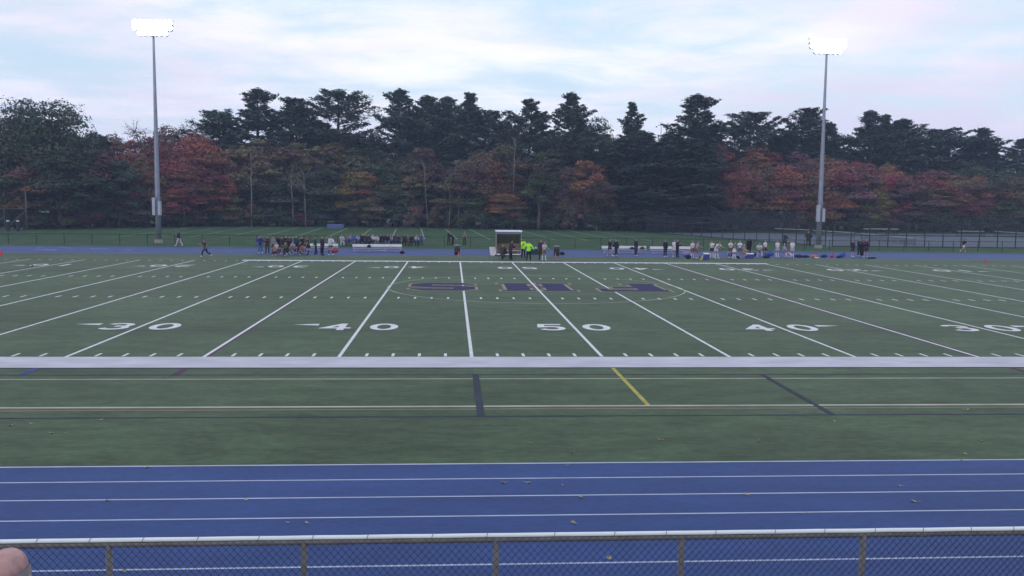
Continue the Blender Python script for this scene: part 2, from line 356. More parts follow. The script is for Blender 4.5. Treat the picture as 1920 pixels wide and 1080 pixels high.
# ---------------------------------------------------------------- trees
def tube_np(pts, rs, n=6):
    mb = MB(); mb.tube(pts, rs, n, caps=False); return mb
def leaf_quads(P, Nrm, size, asp, rng, jit=.6):
    """quads at P (n,3), roughly facing Nrm with jitter"""
    n = len(P); d = Nrm+rng.normal(0, jit, (n, 3)); d /= np.linalg.norm(d, axis=1)[:, None]+1e-9
    a = rng.normal(0, 1, (n, 3)); e1 = np.cross(d, a); e1 /= np.linalg.norm(e1, axis=1)[:, None]+1e-9; e2 = np.cross(d, e1)
    s = size[:, None]; e1 = e1*s*.5; e2 = e2*s*.5*asp
    V = np.stack([P-e1-e2*.35, P+e2*-1.0+e1*.15, P+e1+e2*.3, P+e2-e1*.2], 1).reshape(-1, 3)
    Q = np.arange(4*n).reshape(n, 4); return V, Q
def make_pine(seed, H=26., base=.30, Lm=4.4, step=.8, gap=.18, topflat=.0, dense=1.0, droop=0.0):
    rng = np.random.default_rng(seed); tr = MB(); pts = []; rs = []
    wob = rng.normal(0, .12, (6, 2))
    for i in range(7):
        z = H*i/6; k = min(i, 5); pts.append((wob[k, 0]*(i > 0), wob[k, 1]*(i > 0), z)); rs.append(.34*(1-i/6)**.8+.03)
    tr.tube(pts, rs, 7)
    LP = []; LN = []; LS = []; TT = []
    z = H*base; az0 = rng.uniform(0, 6.28)
    while z < H-.3:
        t = (z-H*base)/(H*(1-base)); nb = rng.integers(4, 7); az0 += rng.uniform(.4, 1.2)
        prof = (1-t)**.62*(.95+.22*math.sin(z*1.1+seed)) if not topflat else (1-max(0, t-topflat)/(1-topflat))**.55*(.55+.45*min(1, t/.4+.4))
        if t < .18: prof *= .55+2.5*t
        for b in range(nb):
            if rng.random() < gap: continue
            az = az0+b*2*math.pi/nb+rng.normal(0, .2); Ln = max(.45, Lm*prof*rng.uniform(.55, 1.25)); el = .16+.62*t+rng.normal(0, .10)-droop*(1-t)
            dx, dy = math.cos(az), math.sin(az)
            def pt(s): return np.array([dx*Ln*s, dy*Ln*s, z+Ln*(el*s+.18*s*s)])
            tr.tube([pt(0), pt(.5), pt(.95)], [.07*(1-t)+.02, .04*(1-t)+.015, .01], 3, caps=False)
            shade = rng.uniform(.75, 1.2)
            m = int((22*Ln**.9+12)*dense)
            s = rng.uniform(.12, 1.05, m)**.62; side = rng.normal(0, .20, m)*Ln*(.25+.75*np.sin(np.clip(s, 0, 1)*2.6))
            c = np.stack([dx*Ln*s-dy*side, dy*Ln*s+dx*side, z+Ln*(el*s+.18*s*s)+np.abs(rng.normal(0, .12, m))-.05*np.abs(side)], 1)
            for r in range(3):
                LP.append(c+rng.normal(0, .17, c.shape)*[1, 1, .55]); nn = np.zeros_like(c); nn[:, 2] = 1; nn[:, 0] = dx*.3; nn[:, 1] = dy*.3; LN.append(nn); LS.append(rng.uniform(.28, .62, m))
                TT.append(np.full(m, shade)*rng.uniform(.8, 1.2, m))
        z += step*rng.uniform(.7, 1.3)*(1-.35*t)
    m = 30; c = np.stack([rng.normal(0, .16, m), rng.normal(0, .16, m), H-rng.uniform(-.5, 1.0, m)], 1); LP.append(c); LN.append(rng.normal(0, 1, (m, 3))); LS.append(rng.uniform(.25, .5, m)); TT.append(np.ones(m))
    V, Q = leaf_quads(np.concatenate(LP), np.concatenate(LN), np.concatenate(LS), .42, rng, .55)
    t = np.repeat(np.concatenate(TT), 4)[:, None]*np.ones((1, 3))
    return tr.mesh('pine_trunk', True), np_mesh('pine_crown', V, Q, t), H, 2*Lm*.85
def make_broad(seed, H=18., W=9., base=.18, lobes=24, per=700, leaf=.32, sparse=0.0, hue=.12, shape=1.0, twigs=0):
    rng = np.random.default_rng(seed); tr = MB()
    fork = H*(base+.12)
    tr.tube([(0, 0, 0), (rng.normal(0, .12), rng.normal(0, .12), fork*.5), (rng.normal(0, .2), rng.normal(0, .2), fork), (rng.normal(0, .3), rng.normal(0, .3), H*.62), (rng.normal(0, .4), rng.normal(0, .4), H*.9)], [.30, .25, .2, .11, .03], 7)
    cz = H*(base+1)/2; hz = H*(1-base)/2; LP = []; LN = []; LS = []; TT = []
    for i in range(lobes):
        for _ in range(40):
            p = rng.uniform(-1, 1, 3)
            q = p.copy(); wz = 1-.45*max(0, q[2])**1.5*shape-.25*max(0, -q[2])
            if (q[0]**2+q[1]**2)/wz**2+q[2]**2 < 1 and (q[0]**2+q[1]**2+q[2]**2) > .12: break
        c = np.array([p[0]*W*.40, p[1]*W*.40, cz+p[2]*hz*.84]); r = W*rng.uniform(.09, .25)
        st = np.array([0, 0, max(fork*.8, c[2]-abs(np.hypot(c[0], c[1]))*1.0-1.0)]); mid = (st+c)/2+np.array([0, 0, .3])
        tr.tube([st, mid, c], [.09, .06, .02], 4, caps=False)
        m = int(per*(1-sparse)*rng.uniform(.7, 1.25)); d = rng.normal(0, 1, (m, 3)); d /= np.linalg.norm(d, axis=1)[:, None]
        d[:, 2] = np.where(d[:, 2] < -.2, d[:, 2]*.5, d[:, 2])
        rad = r*rng.uniform(.55, 1.12, m)**.6*(1+.22*np.sin(d[:, 0]*5+i)*np.sin(d[:, 1]*6+2*i)+.15*np.sin(d[:, 2]*9+i))
        LP.append(c+d*rad[:, None]*[1, 1, .82]); LN.append(d+[0, 0, .35]); LS.append(rng.uniform(.5, 1.2, m)*leaf)
        tn = np.array([1+rng.normal(0, hue), 1+rng.normal(0, hue*1.1), 1+rng.normal(0, hue)])*rng.uniform(.78, 1.2)
        TT.append(tn[None]*rng.uniform(.75, 1.25, (m, 1)))
        for k in range(twigs):
            e = c+d[k]*rad[k]*1.25; tr.tube([c, (c+e)/2+rng.normal(0, .1, 3), e], [.035, .025, .012], 3, caps=False)
    V, Q = leaf_quads(np.concatenate(LP), np.concatenate(LN), np.concatenate(LS), .8, rng, .6)
    t = np.repeat(np.concatenate(TT), 4, 0)
    return tr.mesh('broad_trunk', True), np_mesh('broad_crown', V, Q, t), H, W
TPL = {
 'pA': make_pine(1, step=1.05, gap=.13, dense=1.15), 'pB': make_pine(2, topflat=.6, step=1.45, gap=.17, Lm=4.6, dense=1.2), 'pC': make_pine(3, step=.9, gap=.1, Lm=4.0, dense=1.2),
 'pD': make_pine(4, step=1.1, gap=.13, Lm=4.8, dense=1.15), 'pE': make_pine(5, topflat=.35, step=1.0, gap=.1, Lm=4.4, dense=1.25), 'pF': make_pine(7, step=1.1, gap=.14, Lm=4.3, topflat=.65, dense=1.2),
 'cA': make_pine(11, H=24, base=.04, Lm=4.6, step=.62, gap=.05, dense=1.0, droop=.32), 'cB': make_pine(12, H=20, base=.05, Lm=3.2, step=.6, gap=.05, dense=1.0, droop=.25),
 'bA': make_broad(21, 18, 10), 'bB': make_broad(22, 18, 8, .12, 26, 600), 'bC': make_broad(23, 16, 9, .2, 26, 600, hue=.16), 'bD': make_broad(24, 19, 12, .15, 38, 620),
 'bE': make_broad(25, 17, 7, .3, 20, 620, sparse=.3, twigs=6), 'bF': make_broad(26, 15, 8, .05, 26, 600, hue=.18), 'bG': make_broad(27, 17, 10, .3, 16, 300, leaf=.30, sparse=.72, twigs=22),
 'bH': make_broad(28, 16, 6, .08, 24, 560, shape=1.5),
 'sA': make_broad(31, 5, 6, .0, 16, 300, leaf=.34, hue=.15), 'sB': make_broad(32, 4, 5, .0, 14, 300, leaf=.32, hue=.2),
}
def leafmat(n, c): return mat('foliage '+n, c, .75, .28, .45, .15, rnd=.14, vcol=True)
LM = {'pine': leafmat('pine', (.056, .090, .074)), 'dpine': leafmat('dark pine', (.047, .077, .064)), 'green': leafmat('oak green', (.072, .094, .056)), 'dgreen': leafmat('dark green', (.056, .078, .058)),
      'red': leafmat('red', (.235, .085, .085)), 'crimson': leafmat('crimson', (.215, .066, .080)), 'orange': leafmat('orange', (.235, .115, .072)), 'rust': leafmat('rust', (.145, .085, .066)),
      'yellow': leafmat('yellow', (.165, .135, .052)), 'tan': leafmat('tan', (.175, .150, .095)), 'olive': leafmat('olive', (.115, .118, .070)), 'purple': leafmat('purple', (.150, .088, .098)), 'bare': leafmat('bare', (.14, .09, .09)), 'brown': leafmat('brown', (.115, .082, .070))}
m_bark = mat('bark', (.075, .062, .056), .9, .3, 4); m_pale = mat('pale bark', (.20, .175, .165), .85, .3, 3); m_dbark = mat('dark bark', (.045, .038, .036), .9, .3, 4)
for k, (tm, cm, h, w) in TPL.items():
    tm.materials.append(m_dbark if k[0] in 'pc' else m_bark); cm.materials.append(LM['pine'])
CADJ = {'pine': 'dark green', 'dpine': 'blackish', 'green': 'dull green', 'dgreen': 'dark green', 'red': 'red', 'crimson': 'crimson', 'orange': 'orange', 'rust': 'rusty brown', 'yellow': 'yellow', 'tan': 'tan', 'olive': 'olive green', 'purple': 'purple-brown', 'bare': 'half-bare', 'brown': 'dull brown'}
REG = [(150, 'behind the blocking sled'), (445, 'behind the grass-side light pole'), (690, 'behind the dark-clad huddle'), (905, 'behind the seated crowd'),
       (1060, 'behind the small team shelter'), (1335, 'behind the navy-clad people'), (1560, 'behind the court-side light pole'), (2200, 'behind the tennis nets')]
SHAPE = {'pA': 'pointed', 'pB': 'layered', 'pC': 'narrow dense', 'pD': 'fan-topped', 'pE': 'rounded dense', 'pF': 'flat-topped', 'cA': 'wide drooping', 'cB': 'narrow drooping', 'bA': 'round-crowned', 'bB': 'upright', 'bC': 'spreading', 'bD': 'broad', 'bE': 'slender open', 'bF': 'low-branched', 'bG': 'twiggy', 'bH': 'columnar', 'sA': 'wide', 'sB': 'small'}
tree_rng = random.Random(5)
def tree(kind, col, px, top, wpx, Y, label=None, trunk=None):
    tm, cm, H, W = TPL[kind]
    b = atY(px, 430, Y); tz = atY(px, top, Y).z
    h = tz-G0; scl = h/H; dist = math.hypot(b.x-CAM[0], Y-CAM[1]); w = wpx/F_PX*dist*(1.24 if kind[0] == 'p' else 1.0); sx = w/W
    pn = kind[0] in 'p'; cn = kind[0] == 'c'; sh = kind[0] == 's'
    nm = 'pine_tree' if pn else 'hemlock_tree' if cn else 'shrub' if sh else 'broadleaf_tree'
    root = empty(nm, (b.x, Y, G0), tree_rng.uniform(0, 6.28))
    t = link('trunk', tm, None, root); c = link('crown', cm, None, root)
    for o in (t, c): o.scale = (sx, sx, scl)
    c.material_slots[0].link = 'OBJECT'; c.material_slots[0].material = LM[col]
    if trunk: t.material_slots[0].link = 'OBJECT'; t.material_slots[0].material = trunk
    reg = next(r for lim, r in REG if px < lim)
    word = {'pine_tree': 'pine', 'hemlock_tree': 'hemlock', 'shrub': 'low bush', 'broadleaf_tree': 'tree'}[nm]
    if label is None: label = f'{SHAPE[kind]} {CADJ[col]} {word} {reg}'
    tag(root, label, 'bush' if sh else 'tree', f'{CADJ[col]} {word}{"es" if sh else "s"} {reg}')
    return root
# skyline
SKY = [('bD', 'dgreen', 25, 163, 160, 126), ('bD', 'green', 98, 166, 160, 129), ('bA', 'dgreen', 152, 206, 90, 133),
 ('bA', 'red', 228, 226, 110, 146), ('bG', 'bare', 272, 228, 110, 152), ('bC', 'purple', 322, 226, 120, 150), ('bG', 'bare', 362, 224, 110, 152), ('bA', 'crimson', 315, 246, 110, 140),
 ('pF', 'pine', 414, 214, 72, 152), ('pA', 'pine', 486, 169, 96, 158), ('pE', 'pine', 556, 188, 88, 160), ('pB', 'pine', 634, 174, 108, 160), ('bC', 'dgreen', 700, 238, 80, 166),
 ('pA', 'pine', 750, 170, 88, 160), ('pE', 'pine', 800, 184, 82, 162), ('pE', 'dpine', 836, 186, 70, 165), ('pC', 'pine', 880, 179, 84, 158), ('pF', 'dpine', 915, 214, 70, 162), ('bG', 'bare', 945, 228, 80, 160),
 ('pD', 'pine', 992, 187, 92, 150), ('pD', 'pine', 1068, 176, 90, 150), ('bD', 'dgreen', 1125, 205, 120, 158), ('pC', 'pine', 1180, 196, 56, 156), ('bA', 'dgreen', 1232, 216, 110, 160),
 ('pA', 'pine', 1300, 180, 104, 146), ('pF', 'dpine', 1400, 217, 80, 158), ('bB', 'dgreen', 1440, 224, 60, 166), ('bA', 'dgreen', 1475, 214, 76, 162), ('pE', 'dpine', 1508, 206, 80, 160), ('pC', 'dpine', 1550, 236, 60, 168), ('bA', 'dgreen', 1584, 268, 80, 175),
 ('pA', 'dpine', 1622, 210, 88, 166), ('pC', 'dpine', 1652, 220, 56, 170), ('pE', 'dpine', 1684, 228, 86, 166), ('pF', 'dpine', 1756, 246, 84, 168), ('pD', 'dpine', 1834, 241, 84, 170), ('pC', 'dpine', 1906, 263, 66, 176)]
MID = [('bF', 'rust', 55, 300, 90, 122), ('bB', 'dgreen', 15, 280, 90, 121), ('bB', 'dgreen', 118, 270, 100, 124), ('bF', 'purple', 175, 262, 80, 134), ('cB', 'dgreen', 195, 258, 70, 138), ('bB', 'dgreen', 222, 290, 80, 132),
 ('bA', 'orange', 258, 272, 80, 138), ('bC', 'rust', 280, 300, 60, 136), ('bC', 'red', 376, 242, 120, 146), ('bF', 'crimson', 315, 322, 70, 138), ('bH', 'dgreen', 345, 270, 70, 142), ('bC', 'red', 345, 285, 80, 139), ('bF', 'orange', 418, 330, 60, 144), ('cB', 'dpine', 430, 250, 80, 154),
 ('bE', 'tan', 470, 246, 100, 152), ('bE', 'tan', 500, 262, 70, 150), ('bE', 'tan', 548, 252, 80, 154), ('bB', 'olive', 592, 238, 80, 160), ('bA', 'olive', 640, 236, 110, 158), ('bF', 'yellow', 672, 310, 76, 150), ('bB', 'tan', 690, 360, 60, 148), ('bB', 'dgreen', 610, 300, 100, 152), ('bB', 'dgreen', 520, 330, 100, 151),
 ('bA', 'dgreen', 738, 262, 110, 156), ('bB', 'green', 745, 310, 80, 152), ('bE', 'rust', 792, 265, 70, 152), ('cB', 'dpine', 838, 262, 110, 156), ('bE', 'tan', 838, 330, 80, 148), ('bF', 'olive', 878, 295, 80, 146), ('bE', 'orange', 868, 290, 80, 150),
 ('bA', 'rust', 935, 248, 110, 146), ('bC', 'rust', 905, 280, 90, 144), ('bC', 'orange', 945, 350, 70, 142), ('bH', 'green', 1010, 262, 60, 140), ('bB', 'dgreen', 1050, 255, 90, 146), ('bF', 'rust', 1060, 300, 60, 142), ('bE', 'orange', 1098, 290, 66, 141), ('bC', 'rust', 1118, 330, 70, 140),
 ('cA', 'dpine', 1165, 262, 150, 146), ('cA', 'dpine', 1255, 255, 170, 140), ('cB', 'dpine', 1205, 250, 100, 150), ('cA', 'pine', 1302, 262, 120, 142),
 ('bC', 'crimson', 1345, 260, 60, 152), ('bA', 'red', 1362, 282, 74, 148), ('bB', 'orange', 1418, 264, 90, 152), ('bF', 'rust', 1430, 300, 90, 149), ('bC', 'red', 1470, 300, 90, 148), ('bB', 'purple', 1490, 275, 90, 152), ('bA', 'orange', 1528, 268, 90, 153), ('bC', 'red', 1548, 290, 90, 150), ('bF', 'orange', 1552, 350, 70, 147),
 ('bA', 'red', 1590, 284, 90, 154), ('bB', 'purple', 1602, 305, 90, 151), ('bH', 'yellow', 1646, 318, 44, 149), ('bF', 'yellow', 1636, 350, 50, 148), ('bF', 'crimson', 1672, 315, 60, 150), ('bA', 'crimson', 1712, 300, 96, 153), ('bB', 'purple', 1700, 330, 90, 149), ('bE', 'yellow', 1745, 345, 60, 148),
 ('bC', 'rust', 1780, 318, 90, 152), ('bA', 'red', 1808, 330, 80, 150), ('bA', 'dgreen', 1850, 298, 100, 156), ('bB', 'dgreen', 1800, 290, 100, 160), ('bF', 'rust', 1902, 320, 80, 152), ('bC', 'olive', 1915, 345, 80, 150), ('bB', 'dgreen', 1740, 280, 110, 162),
 ('bA', 'red', 196, 236, 90, 143), ('bC', 'rust', 236, 300, 70, 136), ('bA', 'purple', 296, 262, 80, 147), ('bC', 'red', 402, 282, 76, 145), ('bF', 'purple', 268, 345, 70, 135), ('bE', 'tan', 440, 268, 70, 148), ('bB', 'olive', 575, 275, 60, 153), ('bE', 'tan', 606, 262, 70, 155), ('bB', 'olive', 720, 285, 70, 153), ('bE', 'tan', 770, 300, 60, 151),
 ('bA', 'orange', 1388, 276, 80, 153), ('bB', 'red', 1448, 274, 80, 154), ('bC', 'purple', 1512, 300, 80, 150), ('bA', 'red', 1570, 276, 80, 156), ('bB', 'red', 1625, 296, 70, 155), ('bC', 'orange', 1660, 300, 60, 156), ('bB', 'red', 1752, 312, 70, 154), ('bC', 'orange', 1830, 322, 60, 153), ('bA', 'rust', 1880, 322, 80, 155)]
MID = [(k, {'orange': 'brown', 'rust': 'brown', 'red': 'rust'}.get(c, c) if 690 < x < 1330 and x not in (935, 945, 1098) else c, x, tp, w*(1.28 if k[0] == 'b' else 1.0), Y) for k, c, x, tp, w, Y in MID]
ALLT = [(a, tree(*a)) for a in SKY+MID]
seen = {}
for a, o in ALLT: seen.setdefault(o['label'], []).append((a, o))
for lb, li in seen.items():
    if len(li) < 2: continue
    for a, o in li:
        lf = [b for b in SKY+MID if 15 < a[2]-b[2] < 90 and b[1] != a[1]]; rt = [b for b in SKY+MID if 15 < b[2]-a[2] < 90 and b[1] != a[1]]
        if lf and rt:
            l_ = max(lf, key=lambda b: b[2]); r_ = min(rt, key=lambda b: b[2])
            o['label'] = lb+f', between {CADJ[l_[1]].split(" and")[0]} and {CADJ[r_[1]].split(" and")[0]} trees'
# low growth and thinner back rows that close the wood
fr = random.Random(9)
def treeline(px):
    xs = [-60, 50, 250, 400, 700, 1000, 1200, 1260, 1450, 2000]; ys = [119, 121, 133, 143, 150, 141, 138, 141, 147, 150]
    return float(np.interp(px, xs, ys))
for i, px in enumerate(range(-40, 1990, 34)):
    Y = treeline(px)+fr.uniform(.5, 2.5); col = fr.choice(['dgreen', 'dgreen', 'dgreen', 'green', 'olive', 'brown', 'purple', 'dgreen', 'dpine'])
    tree(fr.choice(['sA', 'sB']), col, px+fr.uniform(-10, 10), fr.uniform(378, 408), fr.uniform(44, 70), Y)
for i, px in enumerate(range(-60, 2000, 46)):
    Y = treeline(px)+fr.uniform(8, 13); tree(fr.choice(['bB', 'bA', 'bF', 'bH']), fr.choice(['dgreen', 'purple', 'rust', 'purple', 'red'] if px > 1350 or 150 < px < 420 else ['dgreen', 'green', 'olive', 'purple', 'brown', 'tan', 'dgreen'] if px < 1120 else ['dgreen', 'dpine', 'green']), px+fr.uniform(-15, 15), fr.uniform(275, 325)+(22 if 1560 < px else 0), fr.uniform(80, 120), Y)
for i, px in enumerate(range(-60, 2000, 60)):
    Y = treeline(px)+fr.uniform(20, 30); tree(fr.choice(['bD', 'bA', 'cA']), fr.choice(['dgreen', 'dpine', 'dgreen']), px+fr.uniform(-15, 15), fr.uniform(232, 256)+(36 if px > 1560 else 24 if px < 440 else 0), fr.uniform(120, 150), Y)
# pale bare trunks that stand out against the dark wood
def snag(px, bot, top, label, lean=0.0, r=.13, crook=.3):
    b = atY(px, bot, treeline(px)-.4); tz = atY(px, top, b.y).z-G0
    root = empty('bare_tree', (b.x, b.y, G0)); rr = random.Random(px)
    MB().tube([(0, 0, 0), (lean*.4+rr.uniform(-.1, .1), 0, tz*.4), (lean*.8+rr.uniform(-crook, crook)*.5, 0, tz*.8), (lean, 0, tz)], [r, r*.85, r*.6, r*.25], 7).build('trunk', m_pale, root, True)
    mb = MB()
    if tz > 4:
        for k in range(9):
            z = tz*rr.uniform(.55, .97); a = rr.uniform(0, 6.28); l = rr.uniform(.8, 2.2); q = lean*z/tz
            mb.tube([(q, 0, z), (q+math.cos(a)*l*.5, math.sin(a)*l*.5, z+l*.5), (q+math.cos(a)*l, math.sin(a)*l, z+l*1.1)], [.05, .035, .012], 4)
        mb.build('limb', m_pale, root, True)
    tag(root, label, 'tree')
snag(803, 428, 300, 'slim pale bare trunk forking high, behind the barrel next to the shelter', -.9, .085, .8)
snag(842, 426, 335, 'pale leaning bare trunk standing close behind the slim forked one', .2, .1)
snag(858, 424, 330, 'thin pale bare stem at the wood edge near the shelter', .5, .08)
snag(960, 428, 262, 'tall straight pale trunk rising in the wood right behind the shelter', .5, .13)
snag(1009, 431, 392, 'short pale stump-like trunk at the wood edge beside the shelter roof', 0, .14)
snag(1119, 426, 402, 'short leaning pale snag at the wood edge near the white benches', .3, .12)
snag(549, 400, 318, 'crooked pale trunk among the tan trees behind the huddle', -.2, .13)
snag(573, 402, 325, 'pale straight trunk beside the crooked one behind the huddle', -.3, .12)
snag(471, 388, 290, 'pale trunk under the tan crown closest to the light pole', 0, .13)

# ---------------------------------------------------------------- light poles
m_galv = mat('galvanised steel', (.23, .25, .33), .45, .12, 2, .5, metal=.35)
m_cab = mat('grey cabinet', (.36, .38, .46), .5, .1, 2, .4); m_cabd = mat('dark cabinet', (.10, .13, .22), .6, .1, 2)
m_lamp = mat('floodlight lens', (1, 1, 1), .3, emit=14.0); m_house = mat('glare-whitened lamp housing', (.80, .81, .84), .5, .1, 3); m_arm = mat('crossarm steel', (.34, .35, .40), .5, .1, 3)  # housings and visors coloured near-white to stand in for the floodlights' glare
m_conc = mat('concrete', (.30, .29, .28), .9, .2, 3)
def light_pole(x, y, px, ptop, label):
    z1 = atY(px, ptop, y).z-G0; root = empty('light_pole', (x, y, G0))
    MB().tube([(0, 0, 0), (0, 0, 6), (0, 0, z1*.6), (0, 0, z1)], [.33, .30, .2, .10], 14).build('pole', m_galv, root, True)
    MB().lathe((0, 0, 0), [(.48, 0), (.48, .35), (.40, .40)], 16).build('base', m_conc, root)
    zc = 4.2
    MB().box((-.33, -.32, zc+.12), (.36, .5, 2.05), bevel=.04).build('ballast_cabinet', m_cab, root)
    MB().box((.30, -.32, zc-.1), (.34, .5, 1.65), bevel=.04).build('ballast_cabinet', m_cab, root)
    MB().box((0, -.30, zc-.1), (.22, .3, 1.7), bevel=.02).build('conduit', m_cabd, root)
    lens = MB().lathe((0, 0, 0), [(.02, -.26), (.285, -.24), (.30, -.16)], 14, 'y').mesh('lens'); lens.materials.append(m_lamp)
    hb = MB().lathe((0, 0, 0), [(.30, -.17), (.31, -.05), (.22, .18), (.08, .30)], 14, 'y').mesh('housing', True); hb.materials.append(m_house)
    vz = MB()
    for i in range(7):
        a0, a1 = math.pi*(i/7), math.pi*((i+1)/7)
        vz.add([(.31*math.cos(a0), -.17, .31*math.sin(a0)), (.31*math.cos(a1), -.17, .31*math.sin(a1)), (.31*math.cos(a1), -.34, .33*math.sin(a1)), (.31*math.cos(a0), -.34, .33*math.sin(a0))], [(0, 1, 2, 3)])
    vz = vz.mesh('visor'); vz.materials.append(m_house)
    for j, (dz, n, w) in enumerate(((-.1, 8, 4.6), (-.70, 8, 4.6), (-1.30, 6, 3.5))):
        arm = MB().box((0, 0, z1+dz), (w, .12, .12)).build('crossarm', m_arm, root)
        for i in range(n):
            lx = -w/2+.3+(w-.6)*i/(n-1)
            
            f = link('floodlight', hb, None, root, (lx, -.12, z1+dz-.36)); f.rotation_euler = (R(-22), 0, R((lx)*-4))
            link('lens', lens, None, f); link('visor', vz, None, f)
    tag(root, label, 'light pole', 'floodlight poles on the far side of the track')
light_pole(-39.94, 79.1, 288.5, 37, 'tall grey floodlight pole standing on open grass by the practice lines')
light_pole(40.03, 79.0, 1547, 72, 'tall grey floodlight pole standing beside the tennis courts')

# ---------------------------------------------------------------- fences
m_blk = mat('black coated steel', (.022, .024, .030), .6, .1, 3); m_wire = mat('black fence wire', (.030, .032, .040), .6, .1, 3)
def chain(mb, x0, x1, z0, z1, w, pitch, y=0.0):
    h = z1-z0; n = int((x1-x0)/pitch)
    for s in (1, -1):
        yy = y+.003*s
        for i in range(-int(h/pitch)-1, n+int(h/pitch)+2):
            a = x0+i*pitch; b = a+s*h*.9; za, zb = z0, z1
            if s == -1: a, b = a, a-h*.9
            # clip to panel
            def zat(x): return z0+(x-a)/(b-a)*h
            lo, hi = min(a, b), max(a, b)
            if hi <= x0 or lo >= x1: continue
            xa, xb = max(lo, x0), min(hi, x1)
            if xb-xa < .01: continue
            mb.add([(xa-w/2, yy, zat(xa)), (xa+w/2, yy, zat(xa)), (xb+w/2, yy, zat(xb)), (xb-w/2, yy, zat(xb))], [(0, 1, 2, 3)])
def fence(name, x0, x1, y, h, spacing, label, cat='fence', rail_mid=False, rx=.03, wire=.005, pitch=.075, rz=0, screen=None, grp=None, gap=None):
    root = empty(name, (x0, y, G0), rz); Ln = x1-x0; n = max(1, round(Ln/spacing))
    pm = MB().tube([(0, 0, 0), (0, 0, h+.05)], rx*1.25, 6).mesh('post'); pm.materials.append(m_blk)
    for i in range(n+1): link('post', pm, None, root, (Ln*i/n, 0, 0))
    zs = [h] + ([h*.5, .08] if rail_mid else [])
    for z in zs: MB().tube([(0, 0, z), (Ln, 0, z)], rx, 6).build('rail', m_blk, root)
    mb = MB(); chain(mb, 0, Ln, .04, h-.02, wire, pitch, -.04); tag(mb.build('chain_link_mesh', m_wire, root), kind='stuff')
    if screen is not None:
        z0, z1, a, b, mm = screen
        sc = MB(); nn = max(2, int((b-a)/1.5))
        vs = []; fs = []
        rr = random.Random(int(x0))
        for i in range(nn+1):
            for z in (z0, z1): vs.append((a+(b-a)*i/nn, -.055-rr.uniform(0, .03), z+(rr.uniform(-.03, .03) if z == z1 else 0)))
        for i in range(nn): fs.append((2*i, 2*i+2, 2*i+3, 2*i+1))
        sc.add(vs, fs).build('windscreen', mm, root)
    tag(root, label, cat, grp); return root
m_scr = mat('navy windscreen', (.014, .016, .028), .9, .12, 1)
fence('track_fence', -64, 82, 74.2, 1.2, 3.05, 'low black chain-link fence running along the outer edge of the blue track')
sct = m_scr.node_tree; so_ = sct.nodes['Material Output']; sx1 = sct.nodes.new('ShaderNodeMixShader'); sx1.inputs[0].default_value = .45; stp = sct.nodes.new('ShaderNodeBsdfTransparent')
sct.links.new(sct.nodes['Principled BSDF'].outputs[0], sx1.inputs[1]); sct.links.new(stp.outputs[0], sx1.inputs[2]); sct.links.new(sx1.outputs[0], so_.inputs['Surface'])     # porous mesh cloth
m_court = mat('tennis court paint', (.082, .108, .150), .7, .12, .3, .25); m_courtl = mat('court line paint', (.5, .53, .58), .7, .1, 2)
# tennis court slab, its back edge follows the tree line
cA, cB, cC, cD = Vector((30, 131, G0+.01)), Vector((43, 84, G0+.01)), Vector((140, 80, G0+.01)), Vector((140, 146, G0+.01))
court = tag(MB().add([cA, cB, cC, cD], [(0, 1, 2, 3)]).build('tennis_court', m_court), kind='structure')
for px, py, w, d in ((1560, 445, 11, .12), (1650, 452, 12, .12), (1700, 443, 12, .12), (1800, 455, 14, .12), (1860, 446, 12, .12), (1480, 441, 9, .12), (1740, 449, .14, 12), (1600, 447, .14, 12)):
    p = gnd(px, py, G0+.014); quad(p.x-w/2, p.y-d/2, p.x+w/2, p.y+d/2, G0+.014).build('court_line', m_courtl, court)
fence('court_fence', 43.5, 112, 83.0, 3.05, 2.45, 'tall black chain-link fence along the trackside edge of the tennis courts', rail_mid=True, rx=.055)
fence('court_fence', 30, 112, 133.5, 3.7, 3.05, 'tall fence with dark navy windscreen at the back of the tennis courts', rx=.035, rz=.075, screen=(.25, 3.6, 0, 30, m_scr))
f = fence('court_fence', 0, 49, 0, 3.05, 3.05, 'tall black chain-link fence along the side edge of the tennis courts', rail_mid=True, rx=.055); f.location = (29.8, 131, G0); f.rotation_euler.z = math.atan2(-47.5, 13.2)
# nets
m_net = mat('net cord', (.03, .035, .04), .9, .1, 5); m_tape = mat('net tape', (.42, .45, .46), .8, .1, 5)
def net(p0, p1, label):
    a = gnd(*p0, 1.0); b = gnd(*p1, 1.0); a.z = b.z = 0; Ln = (b-a).length; root = empty('tennis_net', (a.x, a.y, G0+.01), math.atan2(b.y-a.y, b.x-a.x))
    for x in (0, Ln): MB().tube([(x, 0, 0), (x, 0, 1.08)], .045, 8).build('post', m_blk, root)
    MB().box((Ln/2, 0, 1.0), (Ln, .03, .09)).build('headband', m_tape, root)
    mb = MB()
    for i in range(int(Ln/.12)): mb.box((.06+i*.12, 0, .5), (.012, .004, .9))
    for k in range(8): mb.box((Ln/2, .006, .1+k*.11), (Ln, .004, .012))
    tag(mb.build('netting', m_net, root), kind='stuff')
    tag(root, label, 'tennis net', 'tennis nets on the blue-grey courts')
net((1452, 428), (1518, 431), 'tennis net with pale headband farthest from the end of the courts by the goal cone')
net((1524, 431.5), (1602, 436), 'tennis net passing behind the light pole')
net((1615, 437.5), (1716, 446.5), 'tennis net closest to the track, right behind the parka-clad group')
net((1795, 433), (1846, 433.5), 'tennis net behind the runner on the track')
net((1864, 433.5), (1935, 437.5), 'tennis net at the end of the courts by the red cone')
